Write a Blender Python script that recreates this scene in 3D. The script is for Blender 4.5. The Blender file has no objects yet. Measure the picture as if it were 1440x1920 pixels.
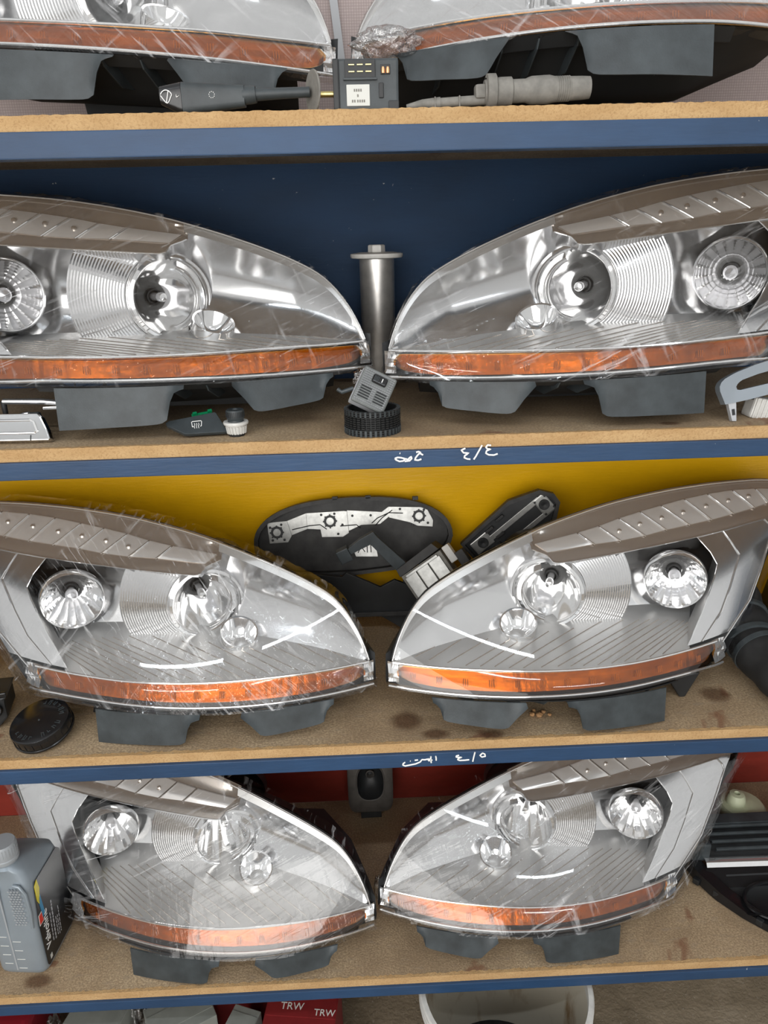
import bpy, bmesh, math, random
from mathutils import Vector, Matrix
random.seed(7)
C = bpy.context.scene.collection
SC = bpy.context.scene

# ------------------------------------------------------------------ camera
def vec(*a): return Vector(a)
CAM_H = 1.75
def setup_camera():
    p, yw, r = 0.35415, 0.02925, -0.02451           # pitch down, yaw right, roll
    f = vec(math.sin(yw)*math.cos(p), math.cos(yw)*math.cos(p), -math.sin(p))
    rt = vec(math.cos(yw), -math.sin(yw), 0); up = rt.cross(f)
    rt2 = math.cos(r)*rt + math.sin(r)*up; up2 = -math.sin(r)*rt + math.cos(r)*up
    cd = bpy.data.cameras.new('camera'); cam = bpy.data.objects.new('camera', cd); C.objects.link(cam)
    m = Matrix((rt2, up2, -f)).transposed().to_4x4(); m.translation = vec(0, -1.0417, CAM_H)
    cam.matrix_world = m
    cd.sensor_fit = 'VERTICAL'; cd.sensor_height = 36.0; cd.lens = 1400.0/1920.0*36.0
    cd.clip_start = 0.02
    SC.camera = cam
setup_camera()

# ------------------------------------------------------------------ world, lights, exposure
w = bpy.data.worlds.new('World'); SC.world = w; w.use_nodes = True
bg = w.node_tree.nodes['Background']
bg.inputs[0].default_value = (0.965, 0.97, 0.96, 1); bg.inputs[1].default_value = 0.76
def area(name, loc, target, sx, sy, power, col=(1, 1, 1)):
    d = bpy.data.lights.new(name, 'AREA'); d.shape = 'RECTANGLE'; d.size = sx; d.size_y = sy
    d.energy = power; d.color = col
    o = bpy.data.objects.new(name, d); C.objects.link(o); o.location = loc
    o.rotation_euler = (Vector(target)-Vector(loc)).to_track_quat('-Z', 'Y').to_euler()
    return o
area('shop_front_daylight', (-0.8, -3.6, 2.0), (0, 0, 1.1), 3.4, 2.4, 108, (1.0, 0.98, 0.95))
for i, (x, y) in enumerate(((-1.3, -1.5), (0.35, -1.5), (1.9, -2.3))):
    t = area('ceiling_tube_light', (x, y, 3.05), (x, y, 0), 1.2, 0.05, 9, (0.86, 0.93, 1.0))
SC.view_settings.view_transform = 'Standard'; SC.view_settings.look = 'None'
SC.view_settings.exposure = 0.0; SC.view_settings.gamma = 1.0; SC.view_settings.use_curve_mapping = False
SC.cycles.transparent_max_bounces = 14; SC.cycles.max_bounces = 6; SC.cycles.glossy_bounces = 5; SC.cycles.diffuse_bounces = 3
SC.cycles.use_adaptive_sampling = True; SC.cycles.adaptive_threshold = 0.04; SC.cycles.adaptive_min_samples = 12
SC.cycles.caustics_reflective = True; SC.cycles.caustics_refractive = False

# ------------------------------------------------------------------ materials
M = {}
def lin(r, g, b):
    f = lambda v: (v/255/12.92) if v/255 <= 0.04045 else ((v/255+0.055)/1.055)**2.4
    return (f(r), f(g), f(b))
class NT:
    def __init__(s, name):
        s.m = bpy.data.materials.new(name); s.m.use_nodes = True; s.t = s.m.node_tree
        s.p = s.t.nodes['Principled BSDF']; s.out = s.t.nodes['Material Output']; M[name] = s.m
    def n(s, ty, **k):
        x = s.t.nodes.new(ty)
        for a, v in k.items(): setattr(x, a, v)
        return x
    def l(s, a, b): s.t.links.new(a, b)
    def coord(s, scale=(1, 1, 1), rot=(0, 0, 0)):
        c = s.n('ShaderNodeTexCoord'); m = s.n('ShaderNodeMapping')
        m.inputs['Scale'].default_value = scale; m.inputs['Rotation'].default_value = rot
        s.l(c.outputs['Object'], m.inputs[0]); return m.outputs[0]
    def noise(s, co, scale, detail=4, rough=0.55, dist=0.0):
        x = s.n('ShaderNodeTexNoise'); x.inputs['Scale'].default_value = scale; x.inputs['Detail'].default_value = detail
        x.inputs['Roughness'].default_value = rough; x.inputs['Distortion'].default_value = dist
        s.l(co, x.inputs['Vector']); return x.outputs[0]
    def ramp(s, v, stops):
        x = s.n('ShaderNodeValToRGB'); e = x.color_ramp.elements
        while len(e) < len(stops): e.new(0.5)
        for q, (p, c) in zip(e, stops): q.position = p; q.color = (*c, 1) if len(c) == 3 else c
        s.l(v, x.inputs[0]); return x.outputs[0]
    def mix(s, fac, a, b, mode='MIX'):
        x = s.n('ShaderNodeMix', data_type='RGBA', blend_type=mode)
        for i, v in ((0, fac), (6, a), (7, b)):
            if hasattr(v, 'is_linked') or hasattr(v, 'links'): s.l(v, x.inputs[i])
            elif i == 0: x.inputs[0].default_value = v
            else: x.inputs[i].default_value = (*v, 1)
        return x.outputs[2]
    def bump(s, h, strength, dist=0.002):
        b = s.n('ShaderNodeBump'); b.inputs['Strength'].default_value = strength; b.inputs['Distance'].default_value = dist
        s.l(h, b.inputs['Height']); return b.outputs[0]
    def math(s, op, a, b=None):
        x = s.n('ShaderNodeMath', operation=op)
        for i, v in enumerate((a, b)):
            if v is None: continue
            if isinstance(v, (int, float)): x.inputs[i].default_value = v
            else: s.l(v, x.inputs[i])
        return x.outputs[0]

def simple(name, col, rough=0.5, metal=0.0, var=0.0, vscale=40, bump=0.0, bscale=200, coat=0.0):
    s = NT(name); p = s.p
    p.inputs['Base Color'].default_value = (*col, 1); p.inputs['Roughness'].default_value = rough
    p.inputs['Metallic'].default_value = metal; p.inputs['Coat Weight'].default_value = coat
    co = s.coord()
    if var:
        v = s.noise(co, vscale, 5)
        s.l(s.ramp(v, [(0.3, tuple(c*(1-var) for c in col)), (0.75, tuple(min(1, c*(1+var)) for c in col))]), p.inputs['Base Color'])
    if bump:
        s.l(s.bump(s.noise(co, bscale, 3), bump, 0.001), p.inputs['Normal'])
    return s.m

simple('chrome', (0.90, 0.90, 0.90), 0.07, 0.84)
simple('chrome_soft', (0.76, 0.76, 0.765), 0.15, 0.9)
simple('satin_silver', (0.66, 0.655, 0.645), 0.34, 0.65)
def signal_back():
    s = NT('signal_back'); p = s.p; co = s.coord((60, 60, 8))
    v = s.noise(s.coord((5, 5, 40)), 3.0, 4, 0.6, 0.3)
    s.l(s.ramp(v, [(0.3, (0.40, 0.36, 0.33)), (0.55, (0.60, 0.57, 0.53)), (0.75, (0.86, 0.84, 0.80))]), p.inputs['Base Color'])
    p.inputs['Metallic'].default_value = 0.8; p.inputs['Roughness'].default_value = 0.26
    s.l(s.bump(s.noise(co, 1.0, 3), 0.35, 0.004), p.inputs['Normal'])
signal_back()
simple('smoked_chrome', (0.64, 0.58, 0.525), 0.20, 0.75)
simple('cell_clear', (0.84, 0.82, 0.80), 0.16, 0.5)
simple('alu', (0.68, 0.66, 0.63), 0.36, 0.8, 0.12, 60)
simple('chrome_dim', (0.60, 0.60, 0.60), 0.10, 1.0)
simple('black_plastic', (0.037, 0.045, 0.049), 0.48, 0, 0.35, 30, 0.15, 500)
simple('black_deep', (0.014, 0.015, 0.016), 0.5, 0, 0.3, 30)
simple('black_gloss', (0.010, 0.010, 0.011), 0.22, 0, 0.2, 30)
simple('housing_black', (0.018, 0.019, 0.020), 0.55)
simple('rubber', (0.010, 0.010, 0.010), 0.75, 0, 0.4, 60)
simple('grey_plastic', (0.22, 0.225, 0.23), 0.42, 0, 0.15, 40)
simple('dusty_grey', (0.20, 0.19, 0.17), 0.7, 0, 0.25, 70)
simple('pad_grey', (0.17, 0.18, 0.175), 0.5, 0, 0.15, 80)
simple('light_grey', (0.42, 0.43, 0.45), 0.42)
simple('silver_paint', (0.27, 0.30, 0.33), 0.32, 0.35)
simple('white_plastic', (0.60, 0.59, 0.56), 0.45, 0, 0.1, 80)
simple('white_paint', (0.88, 0.88, 0.86), 0.5)
simple('label_white', (0.62, 0.62, 0.58), 0.6)
simple('green', (0.0, 0.16, 0.06), 0.4)
simple('copper', (0.75, 0.42, 0.22), 0.35, 0.9)
simple('brass', (0.60, 0.50, 0.22), 0.3, 1.0)
simple('track_silver', (0.40, 0.40, 0.385), 0.35, 0.7, 0.2, 90)
simple('dark_dusty', (0.030, 0.029, 0.028), 0.6, 0, 0.5, 40)
simple('bottle_grey', (0.26, 0.30, 0.335), 0.36, 0.25, 0.05, 20)
simple('bottle_cap', (0.34, 0.36, 0.38), 0.42, 0.1)
simple('label_black', (0.012, 0.013, 0.015), 0.35)
simple('logo_yellow', lin(215, 200, 20), 0.4)
simple('logo_blue', lin(30, 130, 175), 0.4)
simple('logo_red', lin(215, 50, 35), 0.4)
simple('carton_red', lin(118, 24, 26), 0.6, 0, 0.15, 30)
simple('red_plastic', lin(130, 22, 36), 0.45)
simple('carton_grey', lin(125, 128, 122), 0.7, 0, 0.15, 20)
simple('pale_green', lin(190, 195, 165), 0.45, 0, 0.1, 30)
simple('fog_grey', lin(78, 74, 70), 0.6, 0, 0.25, 50)
simple('pebble', lin(165, 125, 85), 0.8, 0, 0.3, 150)
simple('bulb_glass', (0.8, 0.8, 0.82), 0.05, 0.6)

def facing_fac(s, base, amp, power, normal=None):
    lw = s.n('ShaderNodeLayerWeight'); lw.inputs['Blend'].default_value = 0.5
    if normal is not None: s.l(normal, lw.inputs['Normal'])
    return s.math('ADD', s.math('MULTIPLY', s.math('POWER', lw.outputs['Facing'], power), amp), base)
def thin_clear(name, tint=(0.97, 0.97, 0.97), base=0.045, rough=0.02):
    s = NT(name); s.t.nodes.remove(s.p)
    tr = s.n('ShaderNodeBsdfTransparent'); tr.inputs[0].default_value = (*tint, 1)
    gl = s.n('ShaderNodeBsdfGlossy'); gl.inputs['Roughness'].default_value = rough
    mx = s.n('ShaderNodeMixShader'); s.l(facing_fac(s, base, 0.9, 4.5), mx.inputs[0])
    s.l(tr.outputs[0], mx.inputs[1]); s.l(gl.outputs[0], mx.inputs[2]); s.l(mx.outputs[0], s.out.inputs[0])
thin_clear('lens_clear')
thin_clear('amber_clear', (0.79, 0.375, 0.055), 0.045, 0.05)
def film(name, ang, white=0.34):
    s = NT(name); s.t.nodes.remove(s.p)
    co = s.coord((1, 1, 1), (0, ang, 0))
    c2 = s.n('ShaderNodeMapping'); c2.inputs['Scale'].default_value = (7, 7, 75); s.l(co, c2.inputs[0])
    c3 = s.n('ShaderNodeMapping'); c3.inputs['Scale'].default_value = (60, 12, 6); c3.inputs['Rotation'].default_value = (0, 0.6, 0); s.l(co, c3.inputs[0])
    st1 = s.noise(c2.outputs[0], 1.0, 3, 0.6, 0.4); st2 = s.noise(c3.outputs[0], 1.0, 3, 0.6, 0.5)
    h = s.math('ADD', s.math('MULTIPLY', st1, 0.7), s.math('MULTIPLY', st2, 0.6))
    nrm = s.bump(h, 0.55, 0.006)
    patch = s.noise(co, 6.0, 2)
    line = s.ramp(st1, [(0.60, (0, 0, 0)), (0.72, (1, 1, 1))]); line2 = s.ramp(st2, [(0.62, (0, 0, 0)), (0.74, (1, 1, 1))])
    pm = s.ramp(patch, [(0.38, (0.08, 0.08, 0.08)), (0.62, (1, 1, 1))])
    c4 = s.n('ShaderNodeMapping'); c4.inputs['Scale'].default_value = (9, 20, 210); c4.inputs['Rotation'].default_value = (0, -0.45, 0); s.l(co, c4.inputs[0])
    st3 = s.noise(c4.outputs[0], 1.0, 2, 0.5, 0.8)
    line3 = s.ramp(st3, [(0.64, (0, 0, 0)), (0.70, (1, 1, 1))])
    wf = s.math('MULTIPLY', s.math('MULTIPLY', s.math('ADD', s.math('ADD', line, line2), line3), pm), white)
    tr = s.n('ShaderNodeBsdfTransparent'); tr.inputs[0].default_value = (0.975, 0.975, 0.975, 1)
    gl = s.n('ShaderNodeBsdfGlossy'); gl.inputs['Roughness'].default_value = 0.04; s.l(nrm, gl.inputs['Normal'])
    df = s.n('ShaderNodeBsdfDiffuse'); df.inputs[0].default_value = (0.85, 0.85, 0.86, 1)
    mx = s.n('ShaderNodeMixShader'); s.l(facing_fac(s, 0.038, 0.55, 3.0, nrm), mx.inputs[0])
    s.l(tr.outputs[0], mx.inputs[1]); s.l(gl.outputs[0], mx.inputs[2])
    m2 = s.n('ShaderNodeMixShader'); s.l(wf, m2.inputs[0]); s.l(mx.outputs[0], m2.inputs[1]); s.l(df.outputs[0], m2.inputs[2])
    s.l(m2.outputs[0], s.out.inputs[0])
film('film_wrap', 0.35); film('film_wrap_b', -0.7)
def crumple():
    s = NT('film_crumple'); s.t.nodes.remove(s.p); co = s.coord()
    nrm = s.bump(s.noise(co, 70, 4, 0.6, 0.5), 0.9, 0.01)
    tr = s.n('ShaderNodeBsdfTransparent'); tr.inputs[0].default_value = (0.93, 0.92, 0.92, 1)
    gl = s.n('ShaderNodeBsdfGlossy'); gl.inputs['Roughness'].default_value = 0.12; s.l(nrm, gl.inputs['Normal'])
    mx = s.n('ShaderNodeMixShader'); s.l(facing_fac(s, 0.32, 0.6, 2.0, nrm), mx.inputs[0])
    s.l(tr.outputs[0], mx.inputs[1]); s.l(gl.outputs[0], mx.inputs[2]); s.l(mx.outputs[0], s.out.inputs[0])
crumple()

def paint(name, col, rough=0.32, chips=True, var=0.25, vs=(2, 2, 6)):
    s = NT(name); p = s.p; co = s.coord(); c2 = s.coord(vs)
    v = s.noise(c2, 2.0, 6, 0.6)
    base = s.ramp(v, [(0.3, tuple(c*(1-var) for c in col)), (0.7, tuple(c*(1+var) for c in col))])
    if chips:
        ch = s.ramp(s.noise(co, 55, 5, 0.65), [(0.715, (0, 0, 0)), (0.73, (1, 1, 1))])
        base = s.mix(ch, base, (0.55, 0.56, 0.56))
    s.l(base, p.inputs['Base Color']); p.inputs['Roughness'].default_value = rough
    s.l(s.bump(s.noise(s.coord((1, 1, 8)), 30, 4), 0.18, 0.002), p.inputs['Normal'])
paint('rail_blue', lin(34, 62, 94), 0.5); paint('panel_blue', lin(10, 50, 84), 0.68, True, 0.18)
paint('panel_yellow', lin(235, 180, 8), 0.30, False, 0.10); paint('panel_red', lin(128, 44, 34), 0.42, True, 0.3)

def board(name, top):
    s = NT(name); p = s.p; co = s.coord()
    if top:
        big = s.noise(co, 5.0, 5, 0.62, 0.4); fine = s.noise(co, 260, 2, 0.6); mid = s.noise(s.coord((1, 3, 1)), 28, 4)
        c = s.ramp(big, [(0.30, lin(138, 116, 90)), (0.52, lin(176, 152, 120)), (0.72, lin(196, 174, 142))])
        c = s.mix(s.ramp(fine, [(0.42, (0.55, 0.55, 0.55)), (0.62, (0, 0, 0))]), c, lin(118, 97, 74))
        c = s.mix(s.ramp(mid, [(0.55, (0, 0, 0)), (0.72, (0.7, 0.7, 0.7))]), c, lin(148, 130, 108))
        stain = s.ramp(s.noise(co, 9.0, 3, 0.5, 1.0), [(0.66, (0, 0, 0)), (0.72, (0.75, 0.75, 0.75))])
        c = s.mix(stain, c, lin(122, 82, 58))
        s.l(s.bump(s.noise(co, 300, 3), 0.5, 0.002), p.inputs['Normal']); p.inputs['Roughness'].default_value = 0.8
    else:
        fine = s.noise(co, 320, 3, 0.7); v = s.noise(s.coord((1, 1, 3)), 14, 4)
        c = s.ramp(v, [(0.3, lin(176, 140, 94)), (0.7, lin(194, 160, 114))])
        c = s.mix(s.ramp(fine, [(0.36, (0.45, 0.45, 0.45)), (0.5, (0, 0, 0))]), c, lin(150, 112, 70))
        s.l(s.bump(fine, 0.7, 0.002), p.inputs['Normal']); p.inputs['Roughness'].default_value = 0.85
    s.l(c, p.inputs['Base Color'])
board('chipboard_top', True); board('chipboard_edge', False)
def concrete(name, a, b, c3):
    s = NT(name); p = s.p; co = s.coord()
    c = s.ramp(s.noise(co, 4, 6, 0.6), [(0.32, a), (0.55, b), (0.75, c3)])
    c = s.mix(s.ramp(s.noise(co, 120, 3, 0.6), [(0.62, (0, 0, 0)), (0.75, (0.6, 0.6, 0.6))]), c, lin(190, 185, 175))
    s.l(c, p.inputs['Base Color']); p.inputs['Roughness'].default_value = 0.9
    s.l(s.bump(s.noise(co, 90, 5), 0.7, 0.006), p.inputs['Normal'])
concrete('concrete', lin(96, 84, 66), lin(132, 118, 98), lin(158, 146, 128))
concrete('plaster', lin(150, 150, 146), lin(172, 172, 168), lin(190, 190, 186))
def stain_mat():
    s = NT('stain'); s.t.nodes.remove(s.p); co = s.coord()
    g = s.n('ShaderNodeTexGradient', gradient_type='SPHERICAL'); s.l(s.coord((30, 30, 30)), g.inputs[0])
    f = s.math('MULTIPLY', s.ramp(s.math('ADD', g.outputs['Fac'], s.math('MULTIPLY', s.noise(co, 60, 4), 0.35)), [(0.22, (0, 0, 0)), (0.70, (1, 1, 1))]), 0.5)
    tr = s.n('ShaderNodeBsdfTransparent'); df = s.n('ShaderNodeBsdfDiffuse'); df.inputs[0].default_value = (*lin(96, 66, 48), 1)
    mx = s.n('ShaderNodeMixShader'); s.l(f, mx.inputs[0]); s.l(tr.outputs[0], mx.inputs[1]); s.l(df.outputs[0], mx.inputs[2]); s.l(mx.outputs[0], s.out.inputs[0])
stain_mat()
def wall_mat():
    s = NT('wall_pink'); p = s.p; co = s.coord()
    br = s.n('ShaderNodeTexBrick'); br.offset = 0.0; br.inputs['Scale'].default_value = 1.0
    br.inputs['Brick Width'].default_value = 0.0045; br.inputs['Row Height'].default_value = 0.0045; br.inputs['Mortar Size'].default_value = 0.0004
    br.inputs['Color1'].default_value = (*lin(186, 170, 166), 1); br.inputs['Color2'].default_value = (*lin(180, 164, 161), 1); br.inputs['Mortar'].default_value = (*lin(158, 142, 140), 1)
    m = s.coord((1, 1, 1), (math.pi/2, 0, 0)); s.l(m, br.inputs['Vector']); s.l(br.outputs[0], p.inputs['Base Color'])
    p.inputs['Roughness'].default_value = 0.6
wall_mat()
def bucket_mat():
    s = NT('bucket_white'); p = s.p; co = s.coord()
    c = s.mix(s.ramp(s.noise(s.coord((1, 1, 0.35)), 14, 5, 0.6, 0.6), [(0.52, (0, 0, 0)), (0.72, (1, 1, 1))]), lin(205, 198, 182), lin(140, 110, 70))
    s.l(c, p.inputs['Base Color']); p.inputs['Roughness'].default_value = 0.5
bucket_mat()

# ------------------------------------------------------------------ mesh helpers
class MB:
    def __init__(s): s.v = []; s.f = []
    def add(s, vs, fs):
        o = len(s.v); s.v += [tuple(p) for p in vs]; s.f += [tuple(i+o for i in f) for f in fs]; return s
    def grid(s, rows, close=False):
        """rows: list of equally long point lists"""
        n = len(rows[0]); vs = [p for r in rows for p in r]; fs = []
        for i in range(len(rows)-1):
            for j in range(n if close else n-1):
                k = (j+1) % n
                fs.append((i*n+j, i*n+k, (i+1)*n+k, (i+1)*n+j))
        return s.add(vs, fs)
    def box(s, c, sz, rot=None):
        a, b, d = (q/2 for q in sz); vs = []
        for x in (-a, a):
            for y in (-b, b):
                for z in (-d, d):
                    p = Vector((x, y, z))
                    if rot is not None: p = rot @ p
                    vs.append(p + Vector(c))
        return s.add(vs, [(0, 1, 3, 2), (4, 6, 7, 5), (0, 4, 5, 1), (2, 3, 7, 6), (0, 2, 6, 4), (1, 5, 7, 3)])
    def lathe(s, prof, c, ax, seg=32, a0=0.0, a1=2*math.pi, xref=None, cap=False):
        """prof: (radius, height along ax)"""
        ax = Vector(ax).normalized(); c = Vector(c)
        ref = Vector(xref) if xref is not None else (Vector((0, 0, 1)) if abs(ax.z) < 0.9 else Vector((1, 0, 0)))
        u = (ref - ax*ref.dot(ax)).normalized(); v = ax.cross(u)
        full = abs(a1-a0-2*math.pi) < 1e-6; n = seg if full else seg+1
        rows = []
        for r, h in prof:
            rows.append([c + ax*h + (u*math.cos(a0+(a1-a0)*k/seg) + v*math.sin(a0+(a1-a0)*k/seg))*r for k in range(n)])
        o = len(s.v); s.grid(rows, full)
        if cap:
            if prof[0][0] > 1e-6: s.f.append(tuple(o+k for k in range(n))[::-1])
            if prof[-1][0] > 1e-6: s.f.append(tuple(o+(len(prof)-1)*n+k for k in range(n)))
        return s
    def tube(s, pts, r, seg=8, cap=True):
        pts = [Vector(p) for p in pts]; n = len(pts); rr = r if isinstance(r, (list, tuple)) else [r]*n
        t0 = (pts[1]-pts[0]).normalized(); ref = Vector((0, 0, 1)) if abs(t0.z) < 0.9 else Vector((1, 0, 0))
        u = (ref - t0*ref.dot(t0)).normalized(); rows = []
        for i, p in enumerate(pts):
            t = (pts[min(i+1, n-1)]-pts[max(i-1, 0)]).normalized()
            u = (u - t*u.dot(t)).normalized(); v = t.cross(u)
            rows.append([p + (u*math.cos(2*math.pi*k/seg)+v*math.sin(2*math.pi*k/seg))*rr[i] for k in range(seg)])
        o = len(s.v); s.grid(rows, True)
        if cap: s.f.append(tuple(o+k for k in range(seg))[::-1]); s.f.append(tuple(o+(n-1)*seg+k for k in range(seg)))
        return s
    def prism(s, poly, y0, y1, fr=None):
        """poly in (x,z), extruded along y; fr maps (x,y,z)"""
        n = len(poly); fr = fr or (lambda x, y, z: (x, y, z))
        vs = [fr(x, y0, z) for x, z in poly]+[fr(x, y1, z) for x, z in poly]
        fs = [tuple(range(n)), tuple(range(2*n-1, n-1, -1))]+[(i, i+n, (i+1) % n+n, (i+1) % n) for i in range(n)]
        return s.add(vs, fs)
    def sheet(s, rows, th):
        """open grid given thickness th along +y"""
        back = [[(p[0], p[1]+th, p[2]) for p in r] for r in rows]
        s.grid(rows); s.grid([r[::-1] for r in back])
        s.grid([rows[0][::-1], back[0][::-1]]); s.grid([rows[-1], back[-1]])
        s.grid([[r[0] for r in rows], [r[0] for r in back]]); s.grid([[r[-1] for r in rows][::-1], [r[-1] for r in back][::-1]])
        return s
    def mesh(s, name, mats, smooth=False, bevel=0.0, mirror=False, merge=0.0, bseg=2, fix=True):
        me = bpy.data.meshes.new(name); vs = s.v
        if mirror: vs = [(-x, y, z) for x, y, z in vs]
        me.from_pydata([tuple(p) for p in vs], [], s.f)
        bm = bmesh.new(); bm.from_mesh(me)
        if merge: bmesh.ops.remove_doubles(bm, verts=bm.verts, dist=merge)
        if fix: bmesh.ops.recalc_face_normals(bm, faces=bm.faces)
        if bevel:
            es = [e for e in bm.edges if len(e.link_faces) == 2 and e.calc_face_angle(0) > 0.5]
            bmesh.ops.bevel(bm, geom=es, offset=bevel, segments=bseg, affect='EDGES', profile=0.6)
        bm.to_mesh(me); bm.free()
        for m in ([mats] if isinstance(mats, str) else mats): me.materials.append(M[m])
        if smooth:
            for p in me.polygons: p.use_smooth = True
            try: me.set_sharp_from_angle(angle=math.radians(38))
            except Exception: pass
        return me

def link(name, me, parent=None, loc=(0, 0, 0), rot=(0, 0, 0)):
    o = bpy.data.objects.new(name, me); C.objects.link(o); o.location = loc; o.rotation_euler = rot
    if parent is not None: o.parent = parent
    return o
def tag(o, label=None, cat=None, group=None, kind=None):
    for k, v in (('label', label), ('category', cat), ('group', group), ('kind', kind)):
        if v: o[k] = v
    return o
def thing(name, label, cat, loc=(0, 0, 0), rot=(0, 0, 0), group=None):
    return tag(link(name, None, None, loc, rot), label, cat, group)
def part(name, mb, mat, parent, smooth=False, bevel=0.0, label=None, merge=0.0, fix=True, bseg=2):
    o = link(name, mb.mesh(name, mat, smooth, bevel, False, merge, bseg, fix), parent)
    if label: o['label'] = label
    return o
def text_mesh(body, size, mat, ext=0.0003):
    cu = bpy.data.curves.new('lettering', 'FONT'); cu.body = body; cu.size = size; cu.extrude = ext; cu.align_x = 'CENTER'; cu.align_y = 'CENTER'
    o = bpy.data.objects.new('lettering', cu); C.objects.link(o)
    bpy.context.view_layer.update()
    me = bpy.data.meshes.new_from_object(o.evaluated_get(bpy.context.evaluated_depsgraph_get()))
    bpy.data.objects.remove(o); me.materials.clear(); me.materials.append(M[mat]); return me
def pl(pts):
    """monotone piecewise cubic through (x, y) pairs"""
    xs = [p[0] for p in pts]; ys = [p[1] for p in pts]; n = len(xs)
    d = [(ys[i+1]-ys[i])/(xs[i+1]-xs[i]) for i in range(n-1)]
    m = [d[0]]+[0 if d[i-1]*d[i] <= 0 else 2*d[i-1]*d[i]/(d[i-1]+d[i]) for i in range(1, n-1)]+[d[-1]]
    def f(x):
        if x <= xs[0]: return ys[0]
        if x >= xs[-1]: return ys[-1]
        i = 0
        while x > xs[i+1]: i += 1
        h = xs[i+1]-xs[i]; t = (x-xs[i])/h
        return (2*t**3-3*t*t+1)*ys[i]+(t**3-2*t*t+t)*h*m[i]+(-2*t**3+3*t*t)*ys[i+1]+(t**3-t*t)*h*m[i+1]
    return f
def lerp(a, b, t): return a+(b-a)*t

# ------------------------------------------------------------------ the setting: floor, walls, shelves
def struct(name, mb, mat, bevel=0.0): return tag(link(name, mb.mesh(name, mat, False, bevel)), kind='structure')
X0, X1, YB = -1.45, 1.55, 0.490
SH = (1.8979, 1.4776, 0.9487, 0.4042)        # top of the boards
struct('floor', MB().box((0, -1.2, -0.02), (7, 5.0, 0.04)), 'concrete')
struct('wall_back', MB().box((0.05, 0.54, 1.4), (3.2, 0.06, 2.8)), 'wall_pink')
struct('wall_base', MB().box((0.05, 0.40, 0.163), (3.0, 0.22, 0.325)), 'plaster')
o = struct('trim_1', MB().box((-0.023, 0.502, 2.20), (0.014, 0.012, 0.6)), 'light_grey')
o.rotation_euler = (0, math.radians(-6), 0)
o.location = (0.225, 0, 0.012)

def strokes(root, name, lines, x0, z0, k, rad=0.0013):
    for ln in lines:
        mb = MB()
        pts = []
        P = [Vector((x0+u*k, -0.0072, z0-v*k)) for u, v in ln]
        if len(P) == 1: P = [P[0], P[0]+Vector((0.0012, 0, 0.0003))]
        for i in range(len(P)-1):
            for t in range(3): pts.append(P[i].lerp(P[i+1], t/3))
        pts.append(P[-1])
        mb.tube(pts, rad, 6); part(name, mb, 'white_paint', root, True)
shelf_info = [
 ('chipboard shelf with deep blue front rail holding the topmost headlights', 0.031),
 ('chipboard shelf with blue rail handwritten in white, above the yellow panel', 0.026),
 ('chipboard shelf with blue rail handwritten in white, below the yellow panel', 0.027),
 ('lowest stained chipboard shelf with narrow blue rail above the white bucket', 0.023)]
shelves = []
for z, (lab, rh) in zip(SH, shelf_info):
    r = thing('shelf', lab, 'shelf', (0, 0, z), group='blue-railed shelves of the unit')
    me = MB().box(((X0+X1)/2, YB/2, -0.009), (X1-X0, YB, 0.018)).mesh('board', ['chipboard_top', 'chipboard_edge'])
    for p in me.polygons:
        if p.normal.y < -0.9: p.material_index = 1
    link('board', me, r)
    # ragged saw-cut lip along the front edge
    mb = MB(); n = 620; rows = [[], [], []]
    for i in range(n+1):
        x = lerp(X0, X1, i/n); a = random.uniform(0, 0.0012)
        rows[0].append((x, -0.0005, -0.0175)); rows[1].append((x, -0.0012, -0.0002+a)); rows[2].append((x, 0.004+random.uniform(0, .004), 0.0003))
    part('edge_lip', mb.grid(rows), 'chipboard_edge', r)
    part('front_rail', MB().box(((X0+X1)/2, 0.008, -0.018-rh/2), (X1-X0, 0.028, rh)), 'rail_blue', r, False, 0.0015)
    shelves.append(r)
for si, sx, sy, rx, ry in ((2, .062, .060, 1.0, 1.0), (2, .110, .020, .9, .5), (2, .205, .012, .8, .45), (3, -.665, .030, 1.0, .6), (1, .46, .030, .6, .35), (2, .63, .10, 1.0, .9)):
    mb = MB().lathe([(0, 0), (.033, 0)], (0, 0, 0), (0, 0, 1), 28)
    o = part('stain', mb, 'stain', shelves[si]); o.location = (sx, sy, .0012); o.scale = (rx, ry, 1)
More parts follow.
